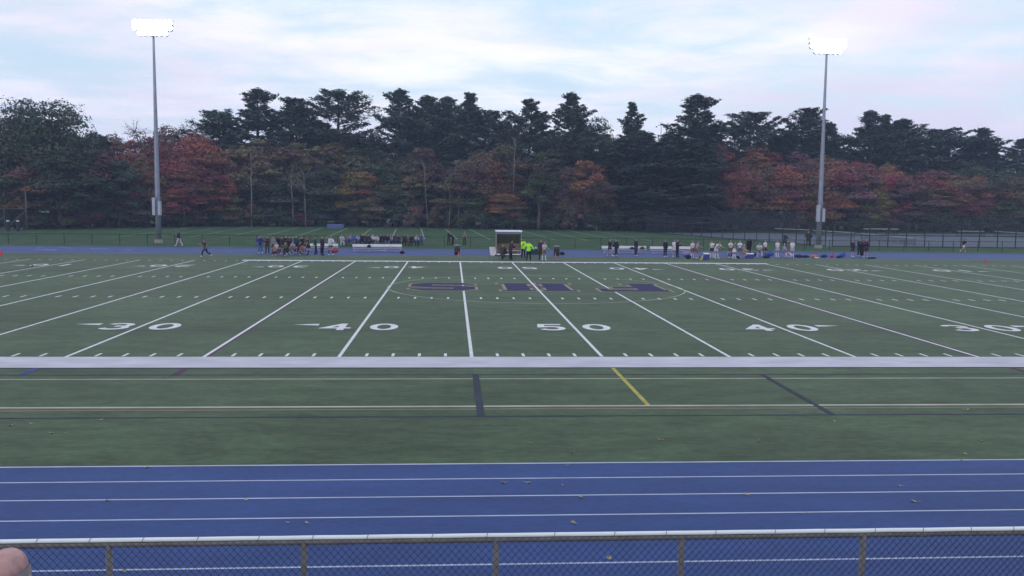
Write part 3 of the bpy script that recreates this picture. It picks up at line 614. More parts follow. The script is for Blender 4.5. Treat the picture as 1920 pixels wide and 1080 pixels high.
# aluminium bench behind the courts
m_alu = mat('aluminium', (.50, .50, .52), .45, .08, 4, .5, metal=.3)
def bleacher_bench(px0, px1, py, z, Y, label):
    a = atY(px0, py, Y); b = atY(px1, py, Y); Ln = b.x-a.x; root = empty('viewing_bench', (a.x, Y, G0)); zz = a.z-G0
    MB().box((Ln/2, 0, zz), (Ln, .5, .10)).build('seat', m_alu, root)
    for k in range(3):
        x = Ln*(.08+.42*k); MB().tube([(x-.02, -.3, 0), (x, 0, zz-.05)], .05, 6).build('leg', m_blk, root); MB().tube([(x-.02, .3, 0), (x, .03, zz-.05)], .05, 6).build('leg', m_blk, root)
    tag(root, label, 'bench')
bleacher_bench(1620, 1666, 429, .5, 131, 'longer raised aluminium bench at the back of the tennis courts')
bleacher_bench(1670, 1684, 429.5, .5, 131, 'shorter raised aluminium bench beside the longer one behind the courts')

# ---------------------------------------------------------------- stand the camera is in: deck, rows of planks, guard fence
FY = CAM[1]+8.5                                   # guard fence line
def fz(px, py): return atY(px, py, FY)
ztop = fz(960, 1003).z
m_plank = mat('anodised plank', (.38, .38, .40), .5, .1, 3, .4, metal=.3)
stand = empty('bleacher_stand', (CAM[0], FY, 0)); tag(stand, kind='structure')
deck_z = ztop-1.10
def plank(y0, y1, z, name): MB().box((0, (y0+y1)/2, z-.025), (26, y1-y0-.01, .05)).build(name, m_plank, stand)
RISE, RY0 = .3706, -1.14
for i in range(5): plank(RY0+.228*i, RY0+.228*(i+1), deck_z, 'deck_plank')
ROWS = []
for r in range(10):
    y = RY0-.78*r; z = deck_z+RISE*r
    plank(y-.52, y-.26, z, 'foot_plank'); plank(y-.26, y-.002, z, 'foot_plank'); plank(y-.80, y-.53, z+.45, 'seat_plank'); ROWS.append((y, z))
for x in (-12, -6, 0, 6, 12):
    mb = MB()
    for r in (0, 3, 6, 9):
        y = RY0-.78*r-.66; z = deck_z+RISE*r+.40; mb.box((x, y, (z-.03)/2), (.08, .08, z+.03))
    mb.tube([(x, RY0-.3, deck_z-.42), (x, RY0-.78*9.4, deck_z+RISE*9.1-.42)], .05, 6); mb.build('support', m_galv, stand)
m_pipe = mat('weathered fence pipe', (.185, .178, .185), .6, .2, 6, .4, metal=.1); m_cap = mat('white plastic rail cap', (.72, .77, .82), .35, .04, 3, .5); m_tie = mat('cable tie', (.16, .18, .22), .6)
m_dw = mat('dark fence wire', (.028, .030, .042), .5, .15, 8)
gf = empty('guard_fence', (CAM[0], FY, deck_z))
hh = ztop-deck_z
x0g, x1g = -11.0, 11.5
for px, py in ((200, 1040), (568, 1040), (930, 1040), (1280, 1040), (1622, 1040)):
    p = fz(px, py); MB().tube([(p.x-CAM[0], .055, -.3), (p.x-CAM[0], .055, hh-.06)], .031, 10).build('post', m_pipe, gf, True)
for dx in (-8.7, -6.85, 6.5, 8.3): MB().tube([(dx, .055, -.3), (dx, .055, hh-.06)], .031, 10).build('post', m_pipe, gf, True)
MB().tube([(x0g, .055, hh-.066), (x1g, .055, hh-.062)], .029, 12).build('top_rail', m_pipe, gf, True)
cap = MB()
vs = []; fs = []; npf = 10; nx = 60
for i in range(nx+1):
    x = x0g+(x1g-x0g)*i/nx
    for k in range(npf+1):
        a = math.pi*(-.12+1.24*k/npf); vs.append((x, .050-math.cos(a)*.024, hh-.022+math.sin(a)*.022+.0012*math.sin(x*9)))
for i in range(nx):
    for k in range(npf): fs.append((i*(npf+1)+k, i*(npf+1)+k+1, (i+1)*(npf+1)+k+1, (i+1)*(npf+1)+k))
cap.add(vs, fs).build('rail_cap', m_cap, gf, True)
tr_ = random.Random(3)
for px in (67, 167, 267, 370, 485, 587, 690, 812, 915, 1042, 1155, 1252, 1345, 1457, 1550, 1645, 1735, 1825, 1905):
    x = fz(px, 1005).x-CAM[0]; mb = MB(); pts = []
    for k in range(9):
        a = math.pi*(-.15+1.3*k/8); pts.append((x+.03*(k/8-.5), .05-math.cos(a)*.027, hh-.022+math.sin(a)*.025))
    mb.tube(pts, .0035, 5).build('cable_tie', m_tie, gf)
# woven wires: every wire zigzags from bottom to top
wv = []; wf = []; pitch = .0722; rowh = .0405; nrow = int((hh-.03)/rowh); wr = .0022
nwire = int((x1g-x0g)/pitch)
base_pts = []
for j in range(nrow+1): base_pts.append((pitch/2*(j % 2), (.004 if j % 2 else -.004), hh-.032-j*rowh))
for i in range(nwire):
    xo = x0g+i*pitch; mb_pts = [(xo+p[0], p[1], p[2]) for p in base_pts]
    n0 = len(wv)
    for x, y, z in mb_pts: wv += [(x-wr, y-wr, z), (x+wr, y-wr, z), (x+wr, y+wr, z), (x-wr, y+wr, z)]
    for j in range(nrow):
        for k in range(4): a = n0+4*j; wf.append((a+k, a+(k+1) % 4, a+4+(k+1) % 4, a+4+k))
    n0 = len(wv); mb_pts = [(xo+(pitch if q % 2 == 0 else pitch/2), -p[1], p[2]) for q, p in enumerate(base_pts)]
    for x, y, z in mb_pts: wv += [(x-wr, y-wr, z), (x+wr, y-wr, z), (x+wr, y+wr, z), (x-wr, y+wr, z)]
    for j in range(nrow):
        for k in range(4): a = n0+4*j; wf.append((a+k, a+(k+1) % 4, a+4+(k+1) % 4, a+4+k))
tag(link('chain_link_mesh', np_mesh('chain_link_mesh', wv, wf), m_dw, gf), kind='stuff')
tag(gf, 'chain-link guard fence with white capped top rail in front of the blue track lanes', 'fence')

# ---------------------------------------------------------------- people
class Rig: pass
def fk(lean=0, legs=((0, 0, .04), (0, 0, .04)), arms=((.05, .15, .10), (.05, .15, .10)), headp=0, sit=False, twist=0):
    J = {}; E = []
    pel = Vector((0, 0, 0)); tdir = Vector((0, -math.sin(lean), math.cos(lean)))
    J['pelvis'] = (pel, .118); J['spine'] = (pel+tdir*.20, .112); J['chest'] = (pel+tdir*.38, .128); J['neckb'] = (pel+tdir*.51, .062)
    hd = Vector((0, -math.sin(lean+headp), math.cos(lean+headp)))
    nb = J['neckb'][0]; J['jaw'] = (nb+hd*.085+Vector((0, -.012, 0)), .064); J['head'] = (nb+hd*.165+Vector((0, -.012, 0)), .088); J['crown'] = (nb+hd*.235, .058)
    E += [('pelvis', 'spine'), ('spine', 'chest'), ('chest', 'neckb'), ('neckb', 'jaw'), ('jaw', 'head'), ('head', 'crown')]
    for s, (lg, ar) in enumerate(zip(legs, arms)):
        sg = 1 if s == 0 else -1; q = 'LR'[s]
        hf, kf, ab = lg; h = pel+Vector((sg*.095, 0, -.06))
        def dv(a, b): return Vector((sg*math.sin(b)*math.cos(a) if abs(a) < 1.4 else sg*math.sin(b), -math.sin(a)*math.cos(b), -math.cos(a)*math.cos(b)))
        kn = h+dv(hf, ab)*.42; an = kn+dv(hf-kf, ab*.5)*.41
        toe = an+Vector((sg*.02, -.15, -.045)) if hf-kf > -.6 else an+Vector((0, -.06, -.14))
        J['hip'+q] = (h, .088); J['thigh'+q] = ((h+kn)/2, .076); J['knee'+q] = (kn, .056); J['calf'+q] = (kn.lerp(an, .35), .055); J['ankle'+q] = (an, .040); J['toe'+q] = (toe, .036)
        E += [('pelvis', 'hip'+q), ('hip'+q, 'thigh'+q), ('thigh'+q, 'knee'+q), ('knee'+q, 'calf'+q), ('calf'+q, 'ankle'+q), ('ankle'+q, 'toe'+q)]
        sf, ef, sb = ar; sh = J['chest'][0]+tdir*.055+Vector((sg*.165, 0, 0))
        el = sh+Vector((sg*math.sin(sb), -math.sin(sf)*math.cos(sb), -math.cos(sf)*math.cos(sb)))*.28
        inw = -.25 if ef > 1.2 else .0
        wr = el+Vector((sg*(math.sin(sb)*.4+inw), -math.sin(sf+ef), -math.cos(sf+ef))).normalized()*.25
        hnd = wr+(wr-el).normalized()*.075
        J['shoulder'+q] = (sh, .066); J['elbow'+q] = (el, .044); J['wrist'+q] = (wr, .031); J['hand'+q] = (hnd, .030)
        E += [('chest', 'shoulder'+q), ('shoulder'+q, 'elbow'+q), ('elbow'+q, 'wrist'+q), ('wrist'+q, 'hand'+q)]
    low = min(J['ankleL'][0].z, J['ankleR'][0].z)-.085
    low = min(low, min(J['toe'+q][0].z for q in 'LR')-.037)
    for k, (p, r) in J.items(): J[k] = (p-Vector((0, 0, low)), r)
    return J, E
SEG = {'head': 'head', 'crown': 'head', 'jaw': 'head', 'neckb': 'neck', 'pelvis': 'hips', 'spine': 'torso', 'chest': 'torso'}
def skin_body(J, E, sub=1):
    names = list(J); me = bpy.data.meshes.new('rig'); me.from_pydata([J[n][0] for n in names], [(names.index(a), names.index(b)) for a, b in E], [])
    ob = bpy.data.objects.new('rig', me); COL.objects.link(ob)
    md = ob.modifiers.new('s', 'SKIN'); md.use_smooth_shade = True
    if not me.skin_vertices:
        bm = bmesh.new(); bm.from_mesh(me); bm.verts.layers.skin.verify(); bm.to_mesh(me); bm.free()
    for i, n in enumerate(names):
        r = J[n][1]; me.skin_vertices[0].data[i].radius = (r, r); me.skin_vertices[0].data[i].use_root = (n == 'pelvis')
    sb = ob.modifiers.new('d', 'SUBSURF'); sb.levels = sub; sb.render_levels = sub
    dg = bpy.context.evaluated_depsgraph_get(); ev = ob.evaluated_get(dg); out = bpy.data.meshes.new_from_object(ev)
    bpy.data.objects.remove(ob); return out
def seg_of(p, J):
    best = (9, None)
    B = [('head', 'jaw', 'crown'), ('neck', 'neckb', 'jaw'), ('torso', 'pelvis', 'chest'), ('torso', 'chest', 'neckb')]
    for q in 'LR': B += [('torso', 'chest', 'shoulder'+q), ('uparm', 'shoulder'+q, 'elbow'+q), ('forearm', 'elbow'+q, 'wrist'+q), ('hand', 'wrist'+q, 'hand'+q), ('thigh', 'hip'+q, 'knee'+q), ('shin', 'knee'+q, 'ankle'+q), ('foot', 'ankle'+q, 'toe'+q), ('hips', 'pelvis', 'hip'+q)]
    for nm, a, b in B:
        A, C = J[a][0], J[b][0]; d = C-A; t = max(0, min(1, (p-A).dot(d)/d.length_squared)); dist = (p-(A+d*t)).length-(J[a][1]*(1-t)+J[b][1]*t)
        if dist < best[0]: best = (dist, nm, t, b[-1])
    return best[1], best[2], best[3]
def make_rig(sub=1, **kw):
    J, E = fk(**kw); me = skin_body(J, E, sub)
    n = len(me.vertices); co = np.zeros(n*3, np.float32); me.vertices.foreach_get('co', co); co = co.reshape(-1, 3)
    no = np.zeros(n*3, np.float32); me.vertices.foreach_get('normal', no); no = no.reshape(-1, 3)
    # narrow, longer head with a nose
    hc = np.array(J['head'][0]); 
    faces = [tuple(p.vertices) for p in me.polygons]; segs = []
    for p in me.polygons: segs.append(seg_of(p.center, J))
    rig = Rig(); rig.J = J; rig.pieces = {}
    bv = [Vector(c) for c in co]; bf = list(faces)
    head_v = {i for f, s in zip(faces, segs) if s[0] == 'head' for i in f}
    for i in head_v:
        d = bv[i]-J['head'][0]; bv[i] = J['head'][0]+Vector((d.x*.86, d.y*1.06, d.z*(1.24 if d.z > 0 else 1.05)))
    body = MB(); body.v = [tuple(v) for v in bv]; body.f = bf
    fw = Vector((0, -1, 0)); h = J['head'][0]; upv = (J['crown'][0]-J['jaw'][0]).normalized(); fwd = (fw-upv*fw.dot(upv)).normalized()
    body.tube([h+fwd*.080+upv*.012, h+fwd*.104-upv*.022, h+fwd*.080-upv*.032], [.008, .014, .010], 6)             # nose
    for s in (-1, 1):
        body.blob(h+Vector((s*.074, .012, -.030)), (.020, .044, .060), 1, .05, 8, 6)                                # ears
        q = 'L' if s == 1 else 'R'; w, hd = J['wrist'+q][0], J['hand'+q][0]; d = (hd-w).normalized(); sd_ = Vector((0, -1, 0)) if abs(d.y) < .7 else Vector((0, 0, 1)); sd_ = (sd_-d*sd_.dot(d)).normalized()
        for k, ln in enumerate((.070, .080, .075, .060)):
            b0 = hd+sd_*(.024-.016*k)+d*.012; cu = Vector((-s, 0, 0))
            body.tube([b0, b0+d*ln*.55, b0+d*ln*.85+cu*ln*.35], [.0095, .0085, .0065], 6)
        t0 = w+d*.035+sd_*.022; body.tube([t0, t0+(d*.6+sd_*.8).normalized()*.035, t0+(d*.9+sd_*.5).normalized()*.065], [.011, .010, .008], 6)
    rig.body = body.mesh('body', True)
    def piece(name, test, off):
        sel = [f for f, s, pl in zip(faces, segs, me.polygons) if test(s, pl.center)]
        if not sel: return
        ids = sorted({i for f in sel for i in f}); mp_ = {i: k for k, i in enumerate(ids)}
        mb = MB(); mb.v = [tuple(bv[i]+Vector(no[i])*off) for i in ids]; mb.f = [tuple(mp_[i] for i in f) for f in sel]; rig.pieces[name] = mb.mesh(name, True)
    def at(s): return s[0]
    piece('shirt', lambda s, c: s[0] in ('torso', 'hips') and not (s[0] == 'hips' and s[1] > .55) or (s[0] == 'uparm' and s[1] < .75), .016)
    piece('jacket', lambda s, c: s[0] in ('torso', 'uparm', 'forearm') or s[0] == 'neck' and s[1] < .25 or s[0] == 'hips' or (s[0] == 'thigh' and s[1] < .16), .030)
    piece('parka', lambda s, c: s[0] in ('torso', 'uparm', 'forearm') or s[0] == 'neck' and s[1] < .35 or s[0] == 'hips' or (s[0] == 'thigh' and s[1] < .75), .062)
    piece('shorts', lambda s, c: s[0] == 'hips' or (s[0] == 'thigh' and s[1] < .55), .022)
    piece('trousers', lambda s, c: s[0] in ('hips', 'thigh') or (s[0] == 'shin' and s[1] < .93), .020)
    for q in 'LR': piece('socks'+q, lambda s, c: s[2] == q and (s[0] == 'shin' and s[1] > .12), .010)
    for q in 'LR': piece('shoes'+q, lambda s, c: s[2] == q and (s[0] == 'foot' or (s[0] == 'shin' and s[1] > .93)), .014)
    def hairtest(s, c):
        if s[0] != 'head': return False
        d = c-h; return d.dot(upv) > .030+ .9*max(0, d.dot(fwd)) or d.dot(fwd) < -.015 and d.dot(upv) > -.055
    piece('hair', hairtest, .016)
    piece('cap', lambda s, c: s[0] == 'head' and (c-h).dot(upv) > .02, .022)
    piece('hair_fringe', lambda s, c: s[0] == 'head' and (c-h).dot(fwd) < .03 and -.075 < (c-h).dot(upv) < .018, .006)
    # kilt
    pz = J['pelvis'][0]; mb = MB(); vs = []; fs = []
    for i, (z, r) in enumerate(((.05, .15), (-.10, .19), (-.28, .25))):
        for k in range(20): a = 2*math.pi*k/20; rr = r*(1+.05*(k % 2)*i); vs.append((pz.x+rr*math.cos(a), pz.y+rr*.85*math.sin(a), pz.z+z))
    for i in range(2):
        for k in range(20): fs.append((i*20+k, i*20+(k+1) % 20, (i+1)*20+(k+1) % 20, (i+1)*20+k))
    rig.pieces['kilt'] = mb.add(vs, fs).mesh('kilt', True)
    # ponytail
    b0 = h-fwd*.085+upv*.03; rig.pieces['ponytail'] = MB().tube([b0, b0-fwd*.05-upv*.02, b0-fwd*.06-upv*.14, b0-fwd*.03-upv*.22], [.022, .032, .026, .008], 8).mesh('ponytail', True)
    bpy.data.meshes.remove(me)
    return rig
RIG = {
 'stand': make_rig(), 'hips': make_rig(arms=((-.25, .9, .75), (-.25, .9, .75)), legs=((.05, .05, .10), (-.05, .0, .10))), 'fold': make_rig(arms=((.35, 1.75, .18), (.4, 1.7, .18)), legs=((.0, .0, .07), (.05, .1, .09))),
 'walk': make_rig(legs=((.40, .10, .03), (-.30, .25, .03)), arms=((-.35, .25, .08), (.4, .35, .08)), lean=.05), 'run': make_rig(legs=((.80, .75, .03), (-.35, .75, .03)), arms=((-.7, 1.1, .12), (.6, 1.3, .12)), lean=.22),
 'sit': make_rig(legs=((1.5, 1.5, .12), (1.45, 1.4, .14)), arms=((.55, .6, .12), (.6, .7, .12)), lean=.12, headp=-.05), 'crouch': make_rig(legs=((1.75, 2.15, .22), (1.3, 1.9, .18)), arms=((.9, .5, .15), (.9, .6, .15)), lean=.5, headp=-.3),
 'bend': make_rig(legs=((.25, .2, .10), (.25, .25, .10)), arms=((1.0, .3, .08), (1.0, .2, .08)), lean=.85, headp=-.35), 'reach': make_rig(arms=((1.2, .35, .15), (.2, .3, .1)), legs=((.1, .05, .08), (-.12, .05, .08)), lean=.05),
 'lean': make_rig(arms=((.5, .9, .15), (.1, .2, .12)), legs=((.2, .25, .08), (-.05, .0, .10)), lean=.14, headp=.15), 'ground': make_rig(legs=((1.45, .55, .25), (1.4, 1.3, .2)), arms=((.3, .5, .2), (.8, .5, .2)), lean=.1),
}
PM = {}
def cm(n, c, var=.15): PM[n] = mat('cloth '+n if not n.startswith('skin') else n, c, .85, var, 9, .15, rnd=.08); return PM[n]
for n, c in (('navy', (.018, .022, .052)), ('black', (.014, .014, .018)), ('charcoal', (.035, .038, .048)), ('white', (.55, .55, .64)), ('offwhite', (.45, .43, .47)), ('royal', (.030, .040, .230)), ('jeans', (.055, .12, .29)), ('maroon', (.085, .028, .045)), ('grey', (.16, .17, .20)),
             ('neon', (.36, .78, .05)), ('green', (.035, .075, .05)), ('brown', (.11, .075, .055)), ('purple', (.045, .026, .062)), ('lav', (.30, .27, .45)), ('red', (.38, .035, .06)), ('camo', (.07, .075, .055)), ('teal', (.02, .07, .09)), ('tan', (.30, .22, .16)), ('pink', (.45, .18, .24)), ('blue', (.06, .10, .32))): cm(n, c)
PM['skin'] = mat('skin', (.36, .22, .17), .55, .08, 12, .3); PM['skin2'] = mat('skin tan', (.24, .14, .10), .55, .08, 12, .3); PM['hairbr'] = mat('brown hair', (.055, .035, .025), .7, .2, 20); PM['hairbk'] = mat('black hair', (.015, .013, .014), .6, .2, 20); PM['hairbl'] = mat('fair hair', (.24, .16, .08), .7, .2, 20); PM['hairgr'] = mat('grey hair', (.20, .19, .20), .7, .2, 20)
def person(px, py, pose, facing, label, top=('shirt', 'white'), bot=('kilt', 'navy'), feet=('shoes', 'white'), socks=None, hair='hairbr', headw='hair', skin='skin', pony=False, scale=1.0, loc=None, group=None, extra=()):
    p = loc or gnd(px, py, 0.0)
    rg = RIG[pose]; root = empty('person', p, R(facing)); root.scale = (scale,)*3
    def pc(nm, me, m):
        o = link(nm, me, None, root)
        if not me.materials: me.materials.append(m)
        o.material_slots[0].link = 'OBJECT'; o.material_slots[0].material = m; return o
    pc('body', rg.body, PM[skin])
    for it in (top, bot, feet)+(((('socks', socks),)) if socks else ())+((headw, hair),)+tuple(extra):
        if not it: continue
        for key, nm in (((it[0], it[0]),) if it[0] in rg.pieces else ((it[0]+'L', it[0][:-1]), (it[0]+'R', it[0][:-1]))):
            if key in rg.pieces: pc(nm, rg.pieces[key], PM[it[1]])
    if pony: pc('ponytail', rg.pieces['ponytail'], PM[hair])
    tag(root, label, 'person', group); return root
G1 = 'players and coaches gathered at the dark-clad bench'; G2 = 'players and coaches along the white-shirted bench'; G3 = 'crowd seated beyond the track fence'
T = lambda c: ('trousers', c); S_ = lambda c: ('shorts', c); Jk = lambda c: ('jacket', c); Sh = lambda c: ('shirt', c); Pk = lambda c: ('parka', c)
# dark team group
person(488, 475, 'hips', 40, 'person in royal blue jacket and bright blue jeans standing with hands on hips', Jk('royal'), T('jeans'), ('shoes', 'white'), hair='hairgr', group=G1)
person(501.5, 475.5, 'fold', 10, 'person in maroon shirt, dark trousers and green cap with arms folded', Jk('maroon'), T('charcoal'), ('shoes', 'black'), hair='green', headw='cap', group=G1)
person(513, 477, 'stand', -20, 'grey-shirted player standing next to the maroon-shirted adult', Jk('grey'), ('kilt', 'charcoal'), ('shoes', 'black'), socks='maroon', pony=True, group=G1)
person(521, 475, 'stand', 150, 'player in black jacket with back turned behind the crouching camouflage pair', Jk('black'), ('kilt', 'black'), ('shoes', 'black'), socks='maroon', pony=True, group=G1)
person(528, 476.5, 'lean', 60, 'charcoal-shirted player leaning toward the crouching camouflage pair', Jk('charcoal'), ('kilt', 'purple'), socks='maroon', group=G1)
person(520, 479, 'sit', -30, 'player in white top sitting low beside the black-jacketed player', Sh('offwhite'), S_('maroon'), socks='maroon', scale=.95, group=G1, loc=gnd(520, 479))
person(533, 479.5, 'crouch', 30, 'person crouching in camouflage clothes at the front of the dark huddle', Jk('camo'), T('camo'), ('shoes', 'black'), group=G1)
person(540, 480, 'crouch', -40, 'second camouflage-clad person crouching with pale shoes in front of huddle', Jk('camo'), T('purple'), ('shoes', 'white'), group=G1)
person(536, 475, 'stand', 20, 'dark-clad player standing behind the crouching camouflage pair, fair hair', Jk('black'), ('kilt', 'charcoal'), hair='hairbl', pony=True, group=G1)
person(543, 475.5, 'fold', -10, 'purple-jacketed player with folded arms behind the crouching camouflage pair', Jk('purple'), ('kilt', 'black'), socks='maroon', group=G1)
person(550, 477.5, 'crouch', 0, 'player in lavender and white top crouching at the huddle with purple shorts', Sh('lav'), S_('purple'), socks='maroon', group=G1)
person(556, 474.5, 'stand', 10, 'teal-jacketed player standing upright at the edge of the huddle', Jk('teal'), ('kilt', 'black'), ('shoes', 'black'), socks='charcoal', group=G1)
person(558, 478, 'crouch', 90, 'player in maroon crouching beside the lavender-topped player', Sh('maroon'), S_('maroon'), socks='purple', group=G1)
person(566, 476.5, 'stand', -30, 'black-topped player with bare legs standing left of a taller dark one', Jk('black'), ('kilt', 'black'), socks=None, feet=('shoes', 'black'), group=G1)
person(571, 475, 'stand', 170, 'brown-jacketed player with back turned in the huddle', Jk('brown'), ('kilt', 'charcoal'), socks='charcoal', pony=True, group=G1)
person(578.5, 478, 'lean', -60, 'tall dark player with white arm leaning by the white bench', Sh('charcoal'), ('kilt', 'black'), ('shoes', 'black'), socks='charcoal', pony=True, group=G1, extra=())
person(592, 477, 'reach', -80, 'person in dark green reaching out an arm to the purple-coated adult', Jk('green'), T('charcoal'), ('shoes', 'black'), group=G1)
person(604, 479, 'stand', 60, 'adult in dark purple coat and black trousers standing by the bench end', Jk('purple'), T('black'), ('shoes', 'black'), hair='hairgr', skin='skin', scale=1.06, group=G1)
person(620, 478.5, 'lean', 30, 'goalkeeper-like player in loose white shirt and dark hair at the bench end', ('jacket', 'white'), S_('maroon'), socks='maroon', hair='hairbk', scale=1.08, group=G1)
# walkers
person(336, 461.5, 'walk', -90, 'person in dark top and white trousers walking along the outer track lane', Jk('navy'), T('offwhite'), scale=1.05)
person(386, 481.5, 'run', -70, 'player in dark kit and white shoes jogging alone on the turf near the track', Sh('charcoal'), T('navy'), ('shoes', 'white'), hair='hairbk', scale=1.0, extra=(('socks', 'navy'),))
person(1806, 473, 'run', 100, 'runner in dark top with white sleeves running on the track by the tennis courts', Sh('navy'), S_('white'), skin='skin')
# officials and shelter group
NE = 'officials in neon yellow shirts by the shelter'
person(981, 484.5, 'fold', 20, 'official in neon yellow shirt facing the field with arms folded', Jk('neon'), T('black'), ('shoes', 'black'), skin='skin2', hair='hairgr', scale=1.06, group=NE)
person(991, 489, 'hips', 165, 'official in neon yellow shirt with back to the field and hands on hips', Jk('neon'), T('black'), ('shoes', 'black'), hair='black', headw='cap', scale=1.04, group=NE)
person(957, 487, 'lean', 80, 'person in dark purple jacket bending toward someone seated at the shelter', Pk('purple'), T('black'), ('shoes', 'black'), hair='hairbk', scale=1.03)
person(948, 486, 'crouch', -60, 'person in dark green crouching in front of the shelter', Jk('green'), T('charcoal'), ('shoes', 'black'), hair='hairbr', scale=1.1)
person(1014, 486.5, 'stand', -20, 'person in dark jacket standing behind the girl in pale top by the table', Jk('purple'), T('charcoal'), ('shoes', 'black'), scale=1.06)
person(1019.5, 488.5, 'lean', 30, 'girl in pale top, plum shorts and tall white socks beside the table', Sh('offwhite'), ('kilt', 'brown'), ('shoes', 'white'), socks='white', hair='hairbk', scale=1.0)
# white team side
NV = 'navy-clad people standing at the white benches'
person(1143, 480, 'walk', 20, 'person in open navy jacket over white shirt with bare legs at first white bench', Jk('navy'), S_('navy'), ('shoes', 'white'), group=NV, extra=(('shirt', 'white'),))
person(1155, 480.5, 'walk', -60, 'person in navy coat with bright white shoes beside the open-jacketed one', Pk('navy'), T('navy'), ('shoes', 'white'), group=NV)
person(1192, 480, 'stand', 50, 'lone person in long dark navy coat at the middle of the first white bench', Pk('navy'), T('navy'), ('shoes', 'offwhite'), group=NV)
person(1247, 482, 'stand', 20, 'lone person in navy jacket and trousers at the start of the second white bench', Jk('navy'), T('navy'), ('shoes', 'white'), hair='hairbk', group=NV)
person(1264, 482, 'stand', 0, 'white-shirted player half hidden behind an adult in navy suit', Sh('white'), ('kilt', 'white'), socks='lav', hair='hairbl', group=G2)
person(1269.5, 483, 'fold', 40, 'adult with grey hair in navy suit in front of a white-shirted player', Jk('navy'), T('navy'), ('shoes', 'black'), hair='hairgr', group=G2, scale=1.03)
person(1298, 484.5, 'stand', 10, 'white-shirted player with brown kilt facing a lavender-shirted teammate', Sh('white'), ('kilt', 'brown'), socks='white', hair='hairbk', group=G2)
person(1306, 485, 'lean', 60, 'lavender-shirted player holding a dark bag, brown kilt and white socks', Sh('lav'), ('kilt', 'brown'), socks='lav', group=G2)
person(1335, 483.5, 'lean', -40, 'white-shirted player bowed toward a teammate, black hair, near blue cooler', Sh('white'), ('kilt', 'navy'), socks='white', hair='hairbk', group=G2)
person(1342, 485, 'bend', 20, 'white-clad player bending forward beside the blue cooler with white lid', Sh('white'), S_('white'), socks='white', hair='hairbk', group=G2, scale=1.1)
person(1369, 483.5, 'fold', 10, 'fair-haired player in white shirt with brown kilt, arms folded', Sh('white'), ('kilt', 'brown'), socks='navy', hair='hairbl', group=G2)
person(1376.5, 485.5, 'reach', 60, 'player in grey top and white bib reaching, tall white socks', Sh('grey'), ('kilt', 'white'), socks='white', hair='hairbr', group=G2, pony=True)
person(1386.5, 483.5, 'stand', -10, 'white-shirted player standing behind a tan-clad crouching person', Sh('white'), ('kilt', 'blue'), socks='lav', hair='hairbl', group=G2)
person(1393, 484, 'sit', 60, 'person in tan clothes and pale cap sitting next to the larger cooler', Jk('tan'), T('tan'), ('shoes', 'maroon'), hair='white', headw='cap', group=G2)
person(1423.5, 482, 'crouch', -20, 'white-shirted player with black hair crouching right of the larger cooler', Sh('white'), S_('navy'), socks='white', hair='hairbk', group=G2, scale=1.15)
person(1434, 482, 'stand', 30, 'player in white shirt with dark navy jacket over shoulders and blue socks', Sh('white'), ('kilt', 'navy'), socks='blue', hair='hairbl', group=G2, extra=())
person(1457, 482.5, 'stand', 10, 'white-shirted player standing next to a seated blue-coated player', Sh('white'), ('kilt', 'lav'), socks='white', hair='hairbl', group=G2)
person(1469, 482.5, 'ground', 40, 'player in blue coat sitting on the ground between two white-shirted players', Jk('lav'), S_('blue'), socks='white', hair='white', headw='cap', group=G2)
person(1485, 483, 'stand', -20, 'white-shirted player with pale kilt at the end by the scattered bags', Sh('white'), ('kilt', 'lav'), socks='white', hair='hairbk', group=G2)
person(1598, 482, 'stand', 30, 'person in black parka with white scarf detail and bare legs on the track edge', Pk('purple'), S_('black'), ('shoes', 'white'), group='parka-clad group at the track edge')
person(1616, 482, 'lean', 60, 'person in black parka leaning in to the fair-haired one', Pk('black'), T('black'), ('shoes', 'offwhite'), hair='hairbr', group='parka-clad group at the track edge')
person(1623, 483, 'fold', -20, 'fair-haired person in oversized black parka with bare legs', Pk('purple'), S_('black'), ('shoes', 'offwhite'), hair='hairbl', group='parka-clad group at the track edge', scale=1.1)
person(1611, 481, 'fold', 10, 'brown-haired person in navy parka half hidden behind the leaning one', Pk('navy'), T('black'), ('shoes', 'offwhite'), hair='hairbr', group='parka-clad group at the track edge', scale=1.05)
person(1404, 478, 'stand', 160, 'person in long black coat with back turned behind the larger cooler', Pk('black'), T('black'), ('shoes', 'black'), hair='hairbk', group=G2)
person(1471, 460.5, 'lean', 20, 'dark-clad person standing on the grass behind the track fence by the courts', Pk('charcoal'), T('black'), ('shoes', 'black'), loc=gnd(1471, 463, G0))
person(1514, 459, 'hips', 10, 'dark-clad person by the tennis court fence next to the light pole', Pk('charcoal'), T('charcoal'), ('shoes', 'black'), loc=gnd(1515, 461, G0), scale=1.1)
person(870, 460, 'stand', 10, 'person in pale top standing beyond the track fence near the shelter', Sh('grey'), T('charcoal'), ('shoes', 'black'), loc=gnd(871, 460.5, G0))
person(841, 460, 'lean', 60, 'dark-clad person bending over beyond the track fence behind the barrel', Jk('black'), T('charcoal'), ('shoes', 'black'), loc=gnd(841, 460, G0))
person(850, 460, 'bend', -60, 'second dark-clad person bowed beyond the track fence behind the barrel', Jk('navy'), T('black'), ('shoes', 'black'), loc=gnd(850, 460, G0))
